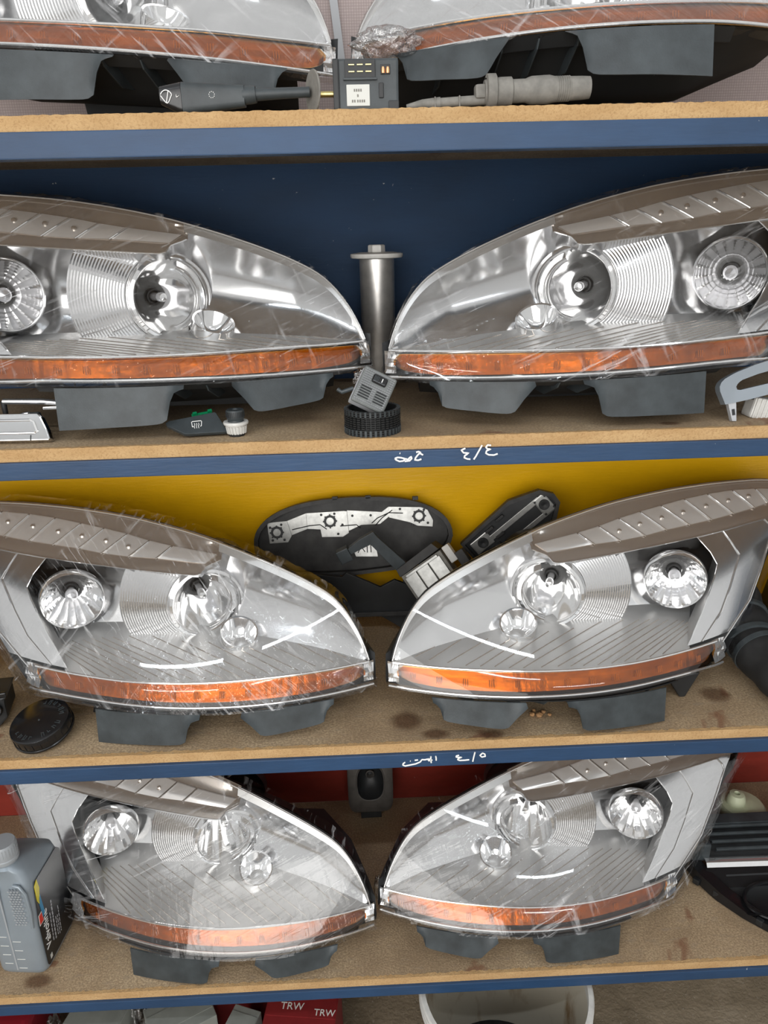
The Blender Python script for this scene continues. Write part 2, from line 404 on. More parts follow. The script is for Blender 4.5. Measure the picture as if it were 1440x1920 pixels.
# white handwriting on the rails (drawn on the rail face, right to left script)
strokes(shelves[1], 'handwriting', [
 [(182, 145), (190, 147)], [(150, 210), (128, 205), (160, 195), (200, 200), (250, 215), (225, 240), (180, 245), (140, 225), (126, 208)],
 [(250, 215), (280, 225), (300, 205), (318, 190), (325, 215), (300, 240), (240, 246)],
 [(378, 140), (405, 132), (430, 142), (400, 170), (372, 205), (362, 232), (400, 238), (440, 225)], [(425, 155), (458, 175)],
 [(960, 110), (912, 132), (940, 165), (1000, 170), (955, 200), (948, 225), (985, 242), (1020, 246)],
 [(1158, 78), (1120, 150), (1085, 215), (1062, 250)],
 [(1262, 85), (1225, 78), (1202, 105), (1225, 130), (1262, 128), (1212, 150), (1205, 180), (1240, 200), (1300, 205), (1345, 190)]],
 0.0325, -0.0035, 0.000122)
strokes(shelves[2], 'handwriting', [
 [(130, 240), (100, 265), (95, 290), (130, 308), (200, 295), (290, 278), (360, 245), (385, 205), (430, 210), (470, 200), (490, 235), (520, 205)],
 [(275, 212), (325, 208)], [(205, 222), (212, 224)], [(520, 155), (518, 210), (525, 270)], [(480, 195), (540, 225)], [(592, 155), (600, 190), (600, 230)],
 [(945, 155), (905, 165), (900, 185), (945, 195), (985, 192), (935, 215), (925, 235), (955, 250), (1030, 250), (1100, 245)],
 [(1185, 115), (1170, 190), (1155, 280)], [(1300, 135), (1262, 175), (1290, 205), (1345, 195), (1335, 155), (1300, 135)]],
 0.041, -0.006, 0.000112)
pan = [('back_panel', 'dark blue painted panel behind the second row of headlights', 'panel_blue', SH[1], SH[0]-0.018),
       ('back_panel', 'glossy yellow painted panel behind the loose bulb holders', 'panel_yellow', SH[2], SH[1]-0.018),
       ('back_panel', 'dark red painted panel behind the lowest row of headlights', 'panel_red', SH[3], SH[2]-0.018)]
for nm, lab, mt, za, zb_ in pan:
    h = zb_-za
    tag(link(nm, MB().box(((X0+X1)/2, 0, h/2), (X1-X0, 0.016, h)).mesh(nm, mt), None, (0, YB+0.009, za)), lab, 'panel')
for x, lab in ((X0-0.012, 'left blue upright board of the shelving'), (X1+0.012, 'right blue upright board of the shelving')):
    tag(link('upright_board', MB().box((0, 0.245, 0), (0.022, 0.50, 2.3)).mesh('upright_board', 'panel_blue', False, 0.001), None, (x, 0, 1.15)), lab, 'shelf side')

# ------------------------------------------------------------------ headlight, built once per hand
ZB = pl([(-.103, .0495), (-.045, .052), (.07, .0555), (.21, .058), (.365, .059), (.45, .0560), (.515, .050), (.537, .057), (.56, .079), (.606, .1215), (.648, .17), (.691, .2227), (.745, .271), (.772, .300)])
ZT = pl([(-.103, .0515), (-.097, .079), (-.085, .115), (-.068, .147), (-.048, .173), (-.025, .1925), (.01, .211), (.05, .2275), (.10, .245), (.15, .2605), (.22, .279), (.29, .293), (.36, .304), (.44, .312), (.51, .3165), (.59, .3185), (.67, .3175), (.735, .312), (.772, .3015)])
def LY(x, z):
    zp = max(z-.048, -.02); t = max(0, zp/.21); b = .93-.72*t**.75 if t < 1 else .21
    return b*(x-.21)**2+.8*zp+.9*zp*zp
def on(x, z, off=0.0): return (x, LY(x, z)+off, z)
AMB_T = pl([(-.086, .0765), (-.080, .0850), (-.035, .0865), (.03, .0880), (.11, .0885), (.19, .0882), (.27, .0884), (.345, .0884), (.433, .0878), (.497, .0860)])
AMB_B = pl([(-.086, .070), (-.078, .0630), (-.0586, .0580), (-.015, .0565), (.05, .0580), (.11, .0592), (.19, .0606), (.26, .0612), (.34, .0618), (.428, .0600), (.474, .0580), (.487, .064), (.497, .078)])
CHR = pl([(-.088, .0905), (0, .0913), (.08, .0922), (.16, .0916), (.24, .0911), (.32, .0909), (.40, .0916), (.50, .0908)])
BROW = pl([(.178, .2445), (.1823, .2427), (.2055, .2346), (.2128, .2253), (.2874, .2292), (.40, .2368), (.508, .2439), (.5683, .2488), (.6681, .2583), (.72, .262), (.77, .29)])
YW = pl([(-.088, .104), (-.02, .135), (.05, .160), (.10, .176), (.16, .195), (.25, .222), (.35, .232), (.44, .235), (.505, .232), (.518, .225)])
XL = [(.4439, .0924, .099), (.4828, .1296, .1346), (.5264, .1767, .1817), (.5385, .193, .199), (.5294, .2069, .2188), (.508, .2251, .2439)]
XLz = pl([(.060, .497), (.088, .497), (.0915, .437), (.099, .4439), (.1346, .4828), (.1817, .5264), (.199, .5385), (.2188, .5294), (.2439, .508)])
XOz = pl([(.050, .515), (.057, .537), (.079, .56), (.1215, .606), (.17, .648), (.2227, .691), (.271, .745), (.30, .772)])
MC = Vector((.213, .206, .155)); MA = Vector((-.42, -.90, .06)).normalized()     # low-beam bowl
OC = Vector((.462, .198, .166)); OA = Vector((-.42, -.90, .03)).normalized()     # high-beam bowl
CC = Vector((.145, .158, .121)); CA = Vector((-.25, -.42, .88)).normalized()     # small cup
def axis_dist(p, c, a): d = Vector(p)-c; return (d-a*d.dot(a)).length

def lamp_parts(mir):
    out = []      # (name, mesh, parent index or None, label)
    def P(name, mb, mat, smooth=True, parent=None, label=None, bevel=0.0, merge=0.0, fix=True):
        out.append((name, mb.mesh(name, mat, smooth, bevel, mir, merge, 2, fix), parent, label)); return len(out)-1
    xs = [-.103+.875*(i/70)**1.25 for i in range(71)]
    # outer clear lens with a turned-back edge
    rows = []
    for j in range(17):
        t = j/16; rows.append([on(x, lerp(ZB(x), ZT(x), t)) for x in xs])
    mb = MB().grid(rows)
    mb.grid([rows[-1], [(p[0], p[1]+.020, p[2]-.003) for p in rows[-1]]]); mb.grid([[(p[0], p[1]+.020, p[2]+.003) for p in rows[0]], rows[0]])
    P('lens', mb, 'lens_clear', True, None, 'clear curved outer lens', 0, 1e-5)
    # housing behind
    loop = [(x, ZT(x)) for x in xs[::2]]+[(x, ZB(x)) for x in xs[::-1][::2]]
    def back(x, z, d, y, k):
        yy = max(LY(x, z)+d, y); top = z > .5*(ZB(x)+ZT(x))
        zz = max(z-1.30*(yy-LY(x, z)-.012), .10) if top else min(z+.10*(yy-LY(x, z)), .20)
        return (lerp(x, .26, k), yy, zz)
    r0 = [(x, LY(x, z)+.016, z-(.0015 if z > .5*(ZB(x)+ZT(x)) else -.001)) for x, z in loop]
    r1 = [back(x, z, .026, 0, 0) for x, z in loop]; r2 = [back(x, z, .05, .16, .05) for x, z in loop]
    r3 = [back(x, z, .09, .26, .18) for x, z in loop]; r4 = [(lerp(x, .26, .38), .345, max(min(q[2], .20), .10)) for (x, z), q in zip(loop, r3)]
    mb = MB().grid([r0, r1, r2, r3, r4], True); n = len(loop); mb.f.append(tuple(range(4*n, 5*n)))
    hs = P('housing', mb, 'housing_black', True, None, 'matt black lamp housing')
    mb = MB()
    mb.lathe([(.058, 0), (.058, .02), (.052, .03), (0, .03)], (.22, .335, .165), (0, 1, 0), 28); P('rear_cover', mb, 'black_deep', True, hs)
    ux = [lerp(-.045, .49, i/30) for i in range(31)]
    rows = [[(x, .93*(x-.21)**2+yo, zo+(max(0, x-.36)*zk)) for x in ux] for yo, zo, zk in ((.012, .053, 0), (.05, .043, .05), (.090, .022, .3), (.115, .004, .4), (.17, .004, .4))]
    P('under_body', MB().sheet(rows, .004), 'housing_black', True, hs)
    # underside skirt with ribs
    tx = [lerp(-.07, .40, i/24) for i in range(25)]
    rows = [[(x, .93*(x-.21)**2+.005+.010*k, .054-.006*k) for x in tx] for k in range(3)]
    P('skirt', MB().sheet(rows, .003), 'housing_black', False)
    for x in (.03, .105, .15, .20, .30, .345):
        P('skirt_rib', MB().prism([(-.02, .050), (.085, .050), (.085, .020), (.03, .020), (-.012, .040)], -.001, .001, lambda a, b, c, x=x: (x+b+.25*a*(1 if x > .21 else -1), .03+a+.8*(x-.21)**2, c)), 'black_plastic', False)
    # two mounting tabs
    def tab(pts):
        f = pl(pts); a, b = pts[0][0], pts[-1][0]; cols = [lerp(a, b, i/26) for i in range(27)]
        rows = [[(x, .70*(x-.21)**2-.006+.010*t, lerp(f(x), .0535, t)) for x in cols] for t in (0, .25, .5, .75, 1)]
        return MB().sheet(rows, .0026)
    P('mounting_tab', tab([(.186, .050), (.199, .0455), (.206, .036), (.211, .012), (.217, .003), (.228, 0), (.3, -.003), (.3697, -.0065)]), 'black_plastic', True, None, 'wide black mounting tab')
    P('mounting_tab', tab([(-.034, .050), (-.025, .044), (-.0200, .032), (-.0185, .0215), (-.013, .0165), (.03, .012), (.078, .0085), (.087, .0105), (.100, .028), (.118, .050)]), 'black_plastic', True, None, 'tapered black mounting tab')
    # turn signal strip
    ax_ = [lerp(-.086, .497, i/60) for i in range(61)]
    rows = [[on(x, lerp(AMB_B(x), AMB_T(x), t), .0045+.0016*(2*t-1)**2) for x in ax_] for t in (0, .2, .4, .6, .8, 1)]
    am = P('turn_signal', MB().grid(rows), 'amber_clear', True, None, 'amber turn signal strip')
    bx_ = [lerp(-.084, .495, i/174) for i in range(175)]
    rows = [[on(x, lerp(AMB_B(x)+.0005, AMB_T(x)-.0005, t), .0165-.006*t+(.0004 if (i % 12) < 2 else 0)) for i, x in enumerate(bx_)] for t in (0, .33, .66, 1)]
    P('signal_reflector', MB().grid(rows), 'signal_back', True, am)
    for k in range(13):
        x = lerp(-.062, .455, k/12); mb = MB()
        for d in (-.0035, 0, .0035): mb.tube([on(x+d, lerp(AMB_B(x), AMB_T(x), .30), .0085), on(x+d+.001, lerp(AMB_B(x), AMB_T(x), .62), .0085)], .0007, 5)
        P('prism_mark', mb, 'white_plastic', True, am)
    # trims
    P('chrome_trim', MB().tube([on(x, CHR(x)-.0005, .0045) for x in [lerp(-.092, .50, i/50) for i in range(51)]], .0024, 8), 'chrome', True, None, 'bright trim line above the amber strip')
    P('chrome_trim', MB().tube([on(x, ZB(x)+.0022, .004) for x in [lerp(-.10, .513, i/50) for i in range(51)]], .0022, 8), 'chrome', True, None, 'bright trim line below the amber strip')
    for xa, xb in ((-.1, -.083), (.492, .525)):
        rows = [[on(x, lerp(max(ZB(x)+.003, .056), .0885, t), .009+.004*math.sin(9*t+60*x)) for x in [lerp(xa, xb, i/5) for i in range(6)]] for t in [q/6 for q in range(7)]]
        P('end_reflector', MB().grid(rows), 'chrome', False)
    # inner floor with grooves
    fx = [lerp(-.088, .512, i/90) for i in range(91)]
    def yf(x): return LY(x, .0915)+.006 if x < .44 else max(LY(x, .0915)+.006, .09+(x-.44)*1.75)
    def zf(x, y): return .0915+.055*max(0, y-yf(x)) if x < .44 else .0915+.055*max(0, y-.09)
    rows = []
    for j in range(25):
        t = j/24; rows.append([(x, lerp(yf(x), max(YW(x), yf(x)+.001), t), zf(x, lerp(yf(x), max(YW(x), yf(x)+.001), t))) for x in fx])
    mb = MB(); full = MB().grid(rows)
    def cut(full, tests):
        mb = MB(); mb.v = full.v
        for f in full.f:
            c = sum((Vector(full.v[i]) for i in f), Vector())/len(f)
            if not any(t(c) for t in tests): mb.f.append(f)
        return mb
    bowl_tests = [lambda c: axis_dist(c, MC, MA) < .060 and c.y > .14, lambda c: axis_dist(c, OC, OA) < .050 and c.y > .13, lambda c: (c-CC).length < .030]
    fl = P('bezel_floor', cut(full, [lambda c: axis_dist(c, MC, MA) < .050 and c.y > .17]), 'satin_silver', True, None, 'satin silver grooved floor', 0, 0, True)
    G = [((-.052, .113), (-.012, .138)), ((-.03, .099), (.039, .154)), ((0, .087), (.088, .150)), ((.029, .075), (.129, .144)), ((.053, .069), (.16, .15)), ((.077, .065), (.205, .160)), ((.10, .058), (.255, .165)), ((.124, .055), (.315, .182)), ((.155, .053), (.36, .184)), ((.184, .052), (.39, .181)), ((.206, .050), (.41, .18)), ((.228, .049), (.429, .179)), ((.254, .049), (.446, .176)), ((.279, .05), (.464, .173)), ((.303, .052), (.475, .17)), ((.326, .054), (.486, .168)), ((.353, .058), (.495, .166)), ((.38, .061), (.503, .165))]
    for (a, b), (c, d) in G:
        b2 = max(b, yf(a)+.004); pts = []
        for q in range(7):
            x, y = lerp(a, c, q/6), lerp(b2, d, q/6); pts.append((x, y, zf(x, y)+.0002))
        P('floor_groove', MB().tube(pts, .0010, 5), 'smoked_chrome', True, fl)
    # wall wrapping the reflectors
    wx = [lerp(-.088, .565, i/130) for i in range(131)]
    def ztop(x): return ZT(x)-.013 if x < .183 else BROW(x)
    rows = []
    for j in range(41):
        t = j/40; r = []
        for x in wx:
            zt_ = ztop(x); a = Vector((x, max(YW(x), yf(x)+.001), zf(x, YW(x)))); b = Vector(on(x, zt_, .012))
            p = a.lerp(b, t); dep = max(0, min(1, (x+.09)/.25))
            p.y += (.018+.018*dep)*math.sin(math.pi*t)*min(1, (x+.09)/.1)
            p.y = max(p.y, LY(x, p.z)+.010)
            r.append(p)
        rows.append(r)
    P('reflector_wall', cut(MB().grid(rows), bowl_tests), 'chrome_soft', True, None, 'mirrored inner wall')
    # low beam bowl
    prof = [(.062*math.sqrt(max(t, .03)), -.098+.098*t) for t in [k/14 for k in range(15)]]
    bw = P('low_beam_reflector', MB().lathe(prof, MC, MA, 40), 'chrome', True, None, 'round mirrored reflector bowl')
    P('reflector_ring', MB().lathe([(.060, -.004), (.0605, .004), (.0635, .008), (.068, .006), (.0695, -.004), (.0705, -.03)], MC, MA, 48), 'chrome', True, bw)
    P('bulb_socket', MB().lathe([(.0135, -.092), (.0125, -.086), (.010, -.085), (.009, -.094), (0, -.095)], MC, MA, 20), 'black_deep', True, bw)
    P('bulb', MB().lathe([(.0065, -.095), (.0068, -.062), (.0062, -.048), (.004, -.042), (0, -.041)], MC, MA, 16), 'bulb_glass', True, bw)
    P('bulb_cap', MB().lathe([(.0075, -.060), (.0078, -.042), (.006, -.037), (0, -.036)], MC, MA, 16), 'chrome', True, bw)
    sh = MB(); ref = Vector((-1, 0, .0)); prof = [(.0600, .010), (.052, .016), (.047, .010), (.046, -.004)]
    P('reflector_shield', sh.lathe(prof, MC+Vector((.006, 0, 0)), MA, 30, -1.25, 1.45, ref), 'chrome', True, bw)
    P('ribbed_barrel', cut(MB().lathe([(.0705+.0021*k, -.012-.0010*k+(.0007 if k % 2 else 0)) for k in range(39)], MC, MA, 44, -1.05, 1.05, Vector((1, 0, 0))), [lambda c: c.z > BROW(c.x)-.006, lambda c: c.y < LY(c.x, c.z)+.02, lambda c: axis_dist(c, OC, OA) < .058]), 'chrome_soft', False, bw, 'finely ribbed barrel')
    # small cup below
    cp = P('cup_reflector', MB().lathe([(.031*math.sqrt(max(t, .002)), -.03+.03*t) for t in [k/8 for k in range(9)]]+[(.034, .001), (.0345, -.006), (.034, -.02)], CC, CA, 30), 'chrome', True, None, 'small mirrored cup')
    # high beam bowl, faceted
    mb = MB()
    prof = [(.053*math.sqrt(max(t, .05)), -.062+.062*t) for t in [k/7 for k in range(8)]]
    ob = P('high_beam_reflector', mb.lathe(prof, OC, OA, 18), 'chrome', False, None, 'faceted mirrored outer reflector')
    P('reflector_rim', MB().lathe([(.052, -.002), (.0545, .004), (.057, .0), (.058, -.016)], OC, OA, 36), 'chrome', True, ob)
    P('bulb_socket', MB().lathe([(.0145, -.058), (.0135, -.052), (.010, -.052), (0, -.06)], OC, OA, 18), 'black_deep', True, ob)
    P('bulb', MB().lathe([(.006, -.058), (.0085, -.044), (.0115, -.034), (.0115, -.026), (.008, -.018), (0, -.014)], OC, OA, 20), 'bulb_glass', True, ob)
    # outer side bezel
    rows = []
    for j in range(31):
        z = lerp(.0925, .2455, j/30); a, b = XLz(z), XOz(z)-.006
        rows.append([on(lerp(a, b, i/16), z+(.018*(i/16) if z > .2 else 0)*(z-.2)/.046, .013) for i in range(17)])
    ob2 = P('side_bezel', MB().grid(rows), 'chrome_soft', True, None, 'mirrored outer side panel')
    rows = [[on(XLz(z), z, .013) for z in [lerp(.0925, .2439, i/20) for i in range(21)]]]
    rows.append([(p[0]+.016, p[1]+.030, p[2]) for p in rows[0]]); rows.append([(p[0]+.040, p[1]+.075, p[2]) for p in rows[0]])
    P('side_wall', MB().grid(rows), 'satin_silver', True, ob2)
    def spl(cs, n=8):
        o = []
        for i in range(len(cs)-1):
            for k in range(n): o.append((lerp(cs[i][0], cs[i+1][0], k/n), lerp(cs[i][1], cs[i+1][1], k/n)))
        return o+[cs[-1]]
    for cs in ([(.5683, .2488), (.582, .229), (.5945, .207), (.56, .162), (.5274, .127), (.4717, .093)], [(.6681, .2583), (.680, .247), (.684, .235), (.645, .178), (.605, .130), (.5516, .098), (.519, .0795)],
               [(.508, .2439), (.5294, .2188), (.5385, .199), (.5264, .1817), (.4828, .1346), (.4439, .099)]):
        P('crease_line', MB().tube([on(x, z, .0115) for x, z in spl(cs)], .0013, 6), 'chrome', True, ob2)
    # brow panel with the row of position light cells
    gx = [lerp(.176, .765, i/70) for i in range(71)]
    rows = [[on(x, lerp(BROW(x), ZT(x)-.0006, t), .0125+(.004 if 0.25 < t < .8 else 0)) for x in gx] for t in (0, .1, .2, .35, .55, .75, .85, 1)]
    br = P('brow_panel', MB().grid(rows), 'smoked_chrome', True, None, 'brownish upper panel')
    P('brow_edge', MB().tube([on(x, BROW(x), .0105) for x in [lerp(.178, .672, i/60) for i in range(61)]], .0014, 6), 'chrome', True, br)
    P('lens_edge', MB().tube([on(x, ZT(x)-.0006, .003) for x in xs[2:-1]], .0011, 6), 'cell_clear', True)
    P('lens_seal', MB().tube([on(x, ZT(x)-.0030, .015) for x in xs[2:-1]], .0016, 6), 'housing_black', True)
    ix = [lerp(-.095, .182, i/40) for i in range(41)]
    rows = [[on(x, lerp(max(ZT(x)-.014, .052), ZT(x)-.0006, t), .0115-.004*t) for x in ix] for t in (0, .5, 1)]
    P('inner_frame', MB().grid(rows), 'satin_silver', True)
    st = [(.1828, .2509), (.2712, .2629), (.3154, .2699), (.3597, .2785), (.4065, .2855), (.454, .2915), (.5082, .2975), (.5629, .3015), (.6222, .303), (.6762, .3015), (.720, .298)]
    sb = [(.2019, .2396), (.2967, .2471), (.349, .2491), (.4015, .253), (.4477, .2587), (.4989, .2625), (.5496, .2661), (.6027, .2708), (.6556, .2755), (.6929, .2799), (.730, .284)]
    for k in range(10):
        rows = []
        for t in [q/5 for q in range(6)]:
            r = []
            for s_ in [q/6 for q in range(7)]:
                a = (lerp(st[k][0], st[k+1][0], .03+.94*s_), lerp(st[k][1], st[k+1][1], .03+.94*s_)); b = (lerp(sb[k][0], sb[k+1][0], .03+.94*s_), lerp(sb[k][1], sb[k+1][1], .03+.94*s_))
                bul = .0035*math.sin(math.pi*t)*(0.4+.6*s_)
                r.append(on(lerp(b[0], a[0], t), lerp(b[1], a[1], t), .0115-bul))
            rows.append(r)
        cell = P('light_cell', MB().sheet(rows, .003), 'cell_clear', True, br)
        if 0 < k:
            P('cell_divider', MB().tube([on(lerp(sb[k][0], st[k][0], t), lerp(sb[k][1], st[k][1], t), .0085-.003*math.sin(math.pi*t)) for t in [q/6 for q in range(7)]], .0012, 6), 'chrome', True, br)
        if 1 < k < 9:
            cx, cz = lerp(st[k][0], sb[k+1][0], .42), lerp(st[k][1], sb[k+1][1], .42)
            P('cell_bulb', MB().lathe([(.0045, 0), (.004, .002), (.0015, .003), (0, .003)], on(cx, cz, .0085), (0, -1, .6), 10), 'smoked_chrome', True, br)
    return out

def film_mesh(mir, seed):
    rnd = random.Random(seed)
    xs = [-.106+.884*(i/80)**1.2 for i in range(81)]
    rows = []
    for j in range(-3, 22):
        r = []
        for x in xs:
            xc = min(max(x, -.1025), .7715); a, b = ZB(xc)-.0035, ZT(xc)+.0035
            t = min(max(j/18, 0), 1); z = lerp(a, b, t)
            wob = .0012*math.sin(55*x+9*t*3+seed)+.0010*math.sin(140*z-30*x)+rnd.uniform(-.0005, .0005)
            p = Vector(on(x, z, -.0040+wob))
            if j < 0: p += Vector((0, -j*.010, .0015*j+rnd.uniform(-.002, .002)))
            if j > 18: p += Vector((0, (j-18)*.012, rnd.uniform(-.0015, .003)))
            r.append(p)
        rows.append(r)
    return MB().grid(rows).mesh('plastic_wrap', 'film_wrap' if seed % 2 else 'film_wrap_b', True, 0, mir)

R_ = math.radians
LAMPS = [ # shelf, hand, x, y, dz, yaw, roll, pitch, wrapped, label
 (0, 'L', .3113, .1800, .0349, -1.56, -3.45, 4.88, 1, 'film-wrapped car headlight on the top shelf, behind the wiper stalk'),
 (0, 'R', .2930, .1257, .0275, -9.13, -1.02, -4.05, 1, 'film-wrapped car headlight on the top shelf, above the grey sensor'),
 (1, 'L', .2691, .1416, .0265, -6.82, -.33, 2.03, 1, 'film-wrapped car headlight before the blue panel, above the black window button'),
 (1, 'R', .3332, .1237, .0224, -2.42, -1.59, 3.55, 1, 'film-wrapped car headlight before the blue panel, beside the silver bracket'),
 (2, 'L', .2817, .1161, .0088, 3.39, -.01, 1.32, 1, 'film-wrapped car headlight before the yellow panel, beside the black jar lid'),
 (2, 'R', .3204, .0959, .0154, 5.44, 1.42, .23, 0, 'unwrapped clear car headlight before the yellow panel, beside the black hose'),
 (3, 'L', .2930, .1010, .0142, 6.77, 1.40, 2.18, 1, 'film-wrapped car headlight on the lowest shelf, beside the grey oil bottle'),
 (3, 'R', .2907, .1026, .0150, 3.62, 4.15, -2.93, 1, 'film-wrapped car headlight on the lowest shelf, beside the black grille')]
PARTS = {'L': lamp_parts(True), 'R': lamp_parts(False)}
FILM = {('L', 1): film_mesh(True, 1), ('R', 1): film_mesh(False, 1), ('L', 0): film_mesh(True, 2), ('R', 0): film_mesh(False, 2)}
lamp_roots = {}
PIV = Vector((.19, .10, 0))
for si, hand, x, y, dz, yaw, roll, pit, wrapped, lab in LAMPS:
    s = -1 if hand == 'L' else 1
    root = thing('headlight', lab, 'headlight', (s*x, y, SH[si]+dz), (R_(pit), s*R_(roll), s*R_(yaw)), 'car headlights on the shelves')
    off = Vector((-s*PIV.x, -PIV.y, 0)); made = []
    for nm, me, par, pl_ in PARTS[hand]:
        o = link(nm, me, root if par is None else made[par], off if par is None else (0, 0, 0))
        if pl_: o['label'] = pl_
        made.append(o)
    # rear foot that rests on the board
    zz = -dz+.0001
    mb = MB().prism([(-.10, zz), (.10, zz), (.12, .10), (-.12, .10)], .13, .20)
    # keep the foot upright and on the board although the lamp leans
    inv = root.rotation_euler.to_matrix().inverted()
    mb.v = [tuple(inv @ Vector((v[0], v[1], v[2]))) if v[2] < .05 else v for v in mb.v]
    part('rear_foot', mb, 'housing_black', root)
    if wrapped:
        o = link('plastic_wrap', FILM[(hand, si % 2)], root, off); o['label'] = 'clinging clear plastic film'
    lamp_roots[(si, hand)] = root

# ------------------------------------------------------------------ small things, top shelf
def rotz(a): return Matrix.Rotation(a, 3, 'Z')
def rotx(a): return Matrix.Rotation(a, 3, 'X')
def roty(a): return Matrix.Rotation(a, 3, 'Y')
def ring_xz(c, r, n=24, a0=0, a1=2*math.pi): return [(c[0]+r*math.cos(lerp(a0, a1, i/n)), c[1], c[2]+r*math.sin(lerp(a0, a1, i/n))) for i in range(n+1)]

def wiper_stalk():
    t = thing('wiper_stalk', 'black wiper control stalk with round disc and plug module', 'control stalk', (-0.0495, 0.032, SH[0]))
    k = lambda x, z: (x, z)
    def body(x0, h0, x1, h1, d, zc0, zc1, n=10):
        rows = []
        for i in range(n+1):
            s = i/n; x = lerp(x0, x1, s); h = lerp(h0, h1, s)/2; zc = lerp(zc0, zc1, s); r = []
            for a in range(20):
                th = 2*math.pi*a/20; c, q = math.cos(th), math.sin(th)
                r.append((x, d/2*math.copysign(abs(c)**.55, c), zc+h*math.copysign(abs(q)**.55, q)))
            rows.append(r)
        mb = MB().grid(rows, True); mb.f.append(tuple(range(20))[::-1]); mb.f.append(tuple(range(n*20, n*20+20))); return mb
    part('grip', body(-.160, .0375, -.082, .0245, .020, .0200, .0215), 'black_plastic', t, True)
    e = part('end_cap', body(-.187, .0205, -.1605, .0380, .019, .0235, .0195), 'black_gloss', t, True, label='glossy black end cap with white wiper symbol')
    yf_ = -.0105
    def ic(pts, r=.0006): part('wiper_symbol', MB().tube(pts, r, 5), 'white_paint', e, True)
    ic([(-.1785+.008*math.cos(a), yf_, .0185+.010*math.sin(a)) for a in [lerp(.55, 2.6, i/10) for i in range(11)]])
    ic([(-.1715, yf_, .0235), (-.1760, yf_, .0155)]); ic([(-.1855, yf_, .0225), (-.1800, yf_, .0150)]); ic([(-.1760, yf_, .0155), (-.1780, yf_, .0140), (-.1800, yf_, .0150)])
    ic([(-.1790, yf_, .0145), (-.1755, yf_, .0275)]); ic([(-.1660, yf_, .0205), (-.1630, yf_, .0220), (-.1660, yf_, .0235), (-.1660, yf_, .0205)])
    for q in range(9):
        a = 2*math.pi*q/9; part('lamp_symbol', MB().tube([(-.122+.0035*math.cos(a), -.0102, .0225+.0035*math.sin(a)), (-.122+.0035*math.cos(a+.35), -.0102, .0225+.0035*math.sin(a+.35))], .0004, 4), 'white_paint', t)
    part('collar', MB().lathe([(.0108, 0), (.0105, .010), (.0098, .016), (0, .016)], (-.084, 0, .0225), (1, 0, .06), 20, cap=True), 'black_plastic', t, True)
    part('rod', MB().tube([(-.070, 0, .0232), (-.035, 0, .0242), (.0, 0, .0250)], [.0075, .0066, .0062], 14), 'black_plastic', t, True)
    part('disc', MB().lathe([(0, -.0012), (.0245, -.0012), (.0250, 0), (.0245, .0012), (.006, .0014), (.006, .004), (0, .004)], (.004, 0, .0255), (.92, .39, .0), 36), 'dusty_grey', t, True, label='dull grey round disc')
    part('shaft', MB().tube([(.008, 0, .0220), (.036, 0, .0220)], .0036, 12), 'brass', t, True)
    md = part('module', MB().box((.072, .012, .0295), (.080, .052, .0585)), 'black_plastic', t, False, .003, 'black switch module')
    part('flange', MB().box((.0340, .012, .0300), (.008, .058, .0570)), 'black_deep', t, False, .002)
    part('socket', MB().box((.0640, -.0148, .0470), (.038, .004, .020)), 'black_deep', t, False, .0006)
    part('socket_frame', MB().box((.0640, -.0155, .0358), (.042, .005, .0026)), 'black_plastic', t, False, .0005)
    for i in range(3):
        for j in range(2): part('pin', MB().box((.0535+.0105*i, -.0175, .0435+.0075*j), (.007, .002, .0011)), 'brass', t)
    lb = part('sticker', MB().box((.0610, -.0146, .0180), (.029, .0012, .0240)), 'label_white', t, False, .0008, 'off-white paper sticker')
    for z, xs_ in ((.0235, (-.004, -.0013, .0014, .0041)), (.0175, (0,)), (.0115, (-.0068, -.0040, -.0002, .0026, .0054, .0080))):
        for q in xs_: part('faint_print', MB().box((.0605+q, -.0153, z), (.0018, .0004, .0030)), 'dusty_grey', lb)
    part('window', MB().box((.0955, -.0140, .0460), (.012, .003, .011)), 'black_deep', t, False, .0004)
    for dx in (-.0028, .0030): part('contact', MB().lathe([(.0024, 0), (.0026, .004), (.0018, .007), (0, .0075)], (.0955+dx, -.0160, .0415), (0, 0, 1), 10), 'copper', t, True)
    part('clip', MB().box((.0900, -.0146, .0230), (.006, .004, .017)), 'black_deep', t, False, .001)
    part('foot_notch', MB().box((.1055, -.0142, .0060), (.013, .006, .011)), 'black_deep', t, False, .001)
wiper_stalk()

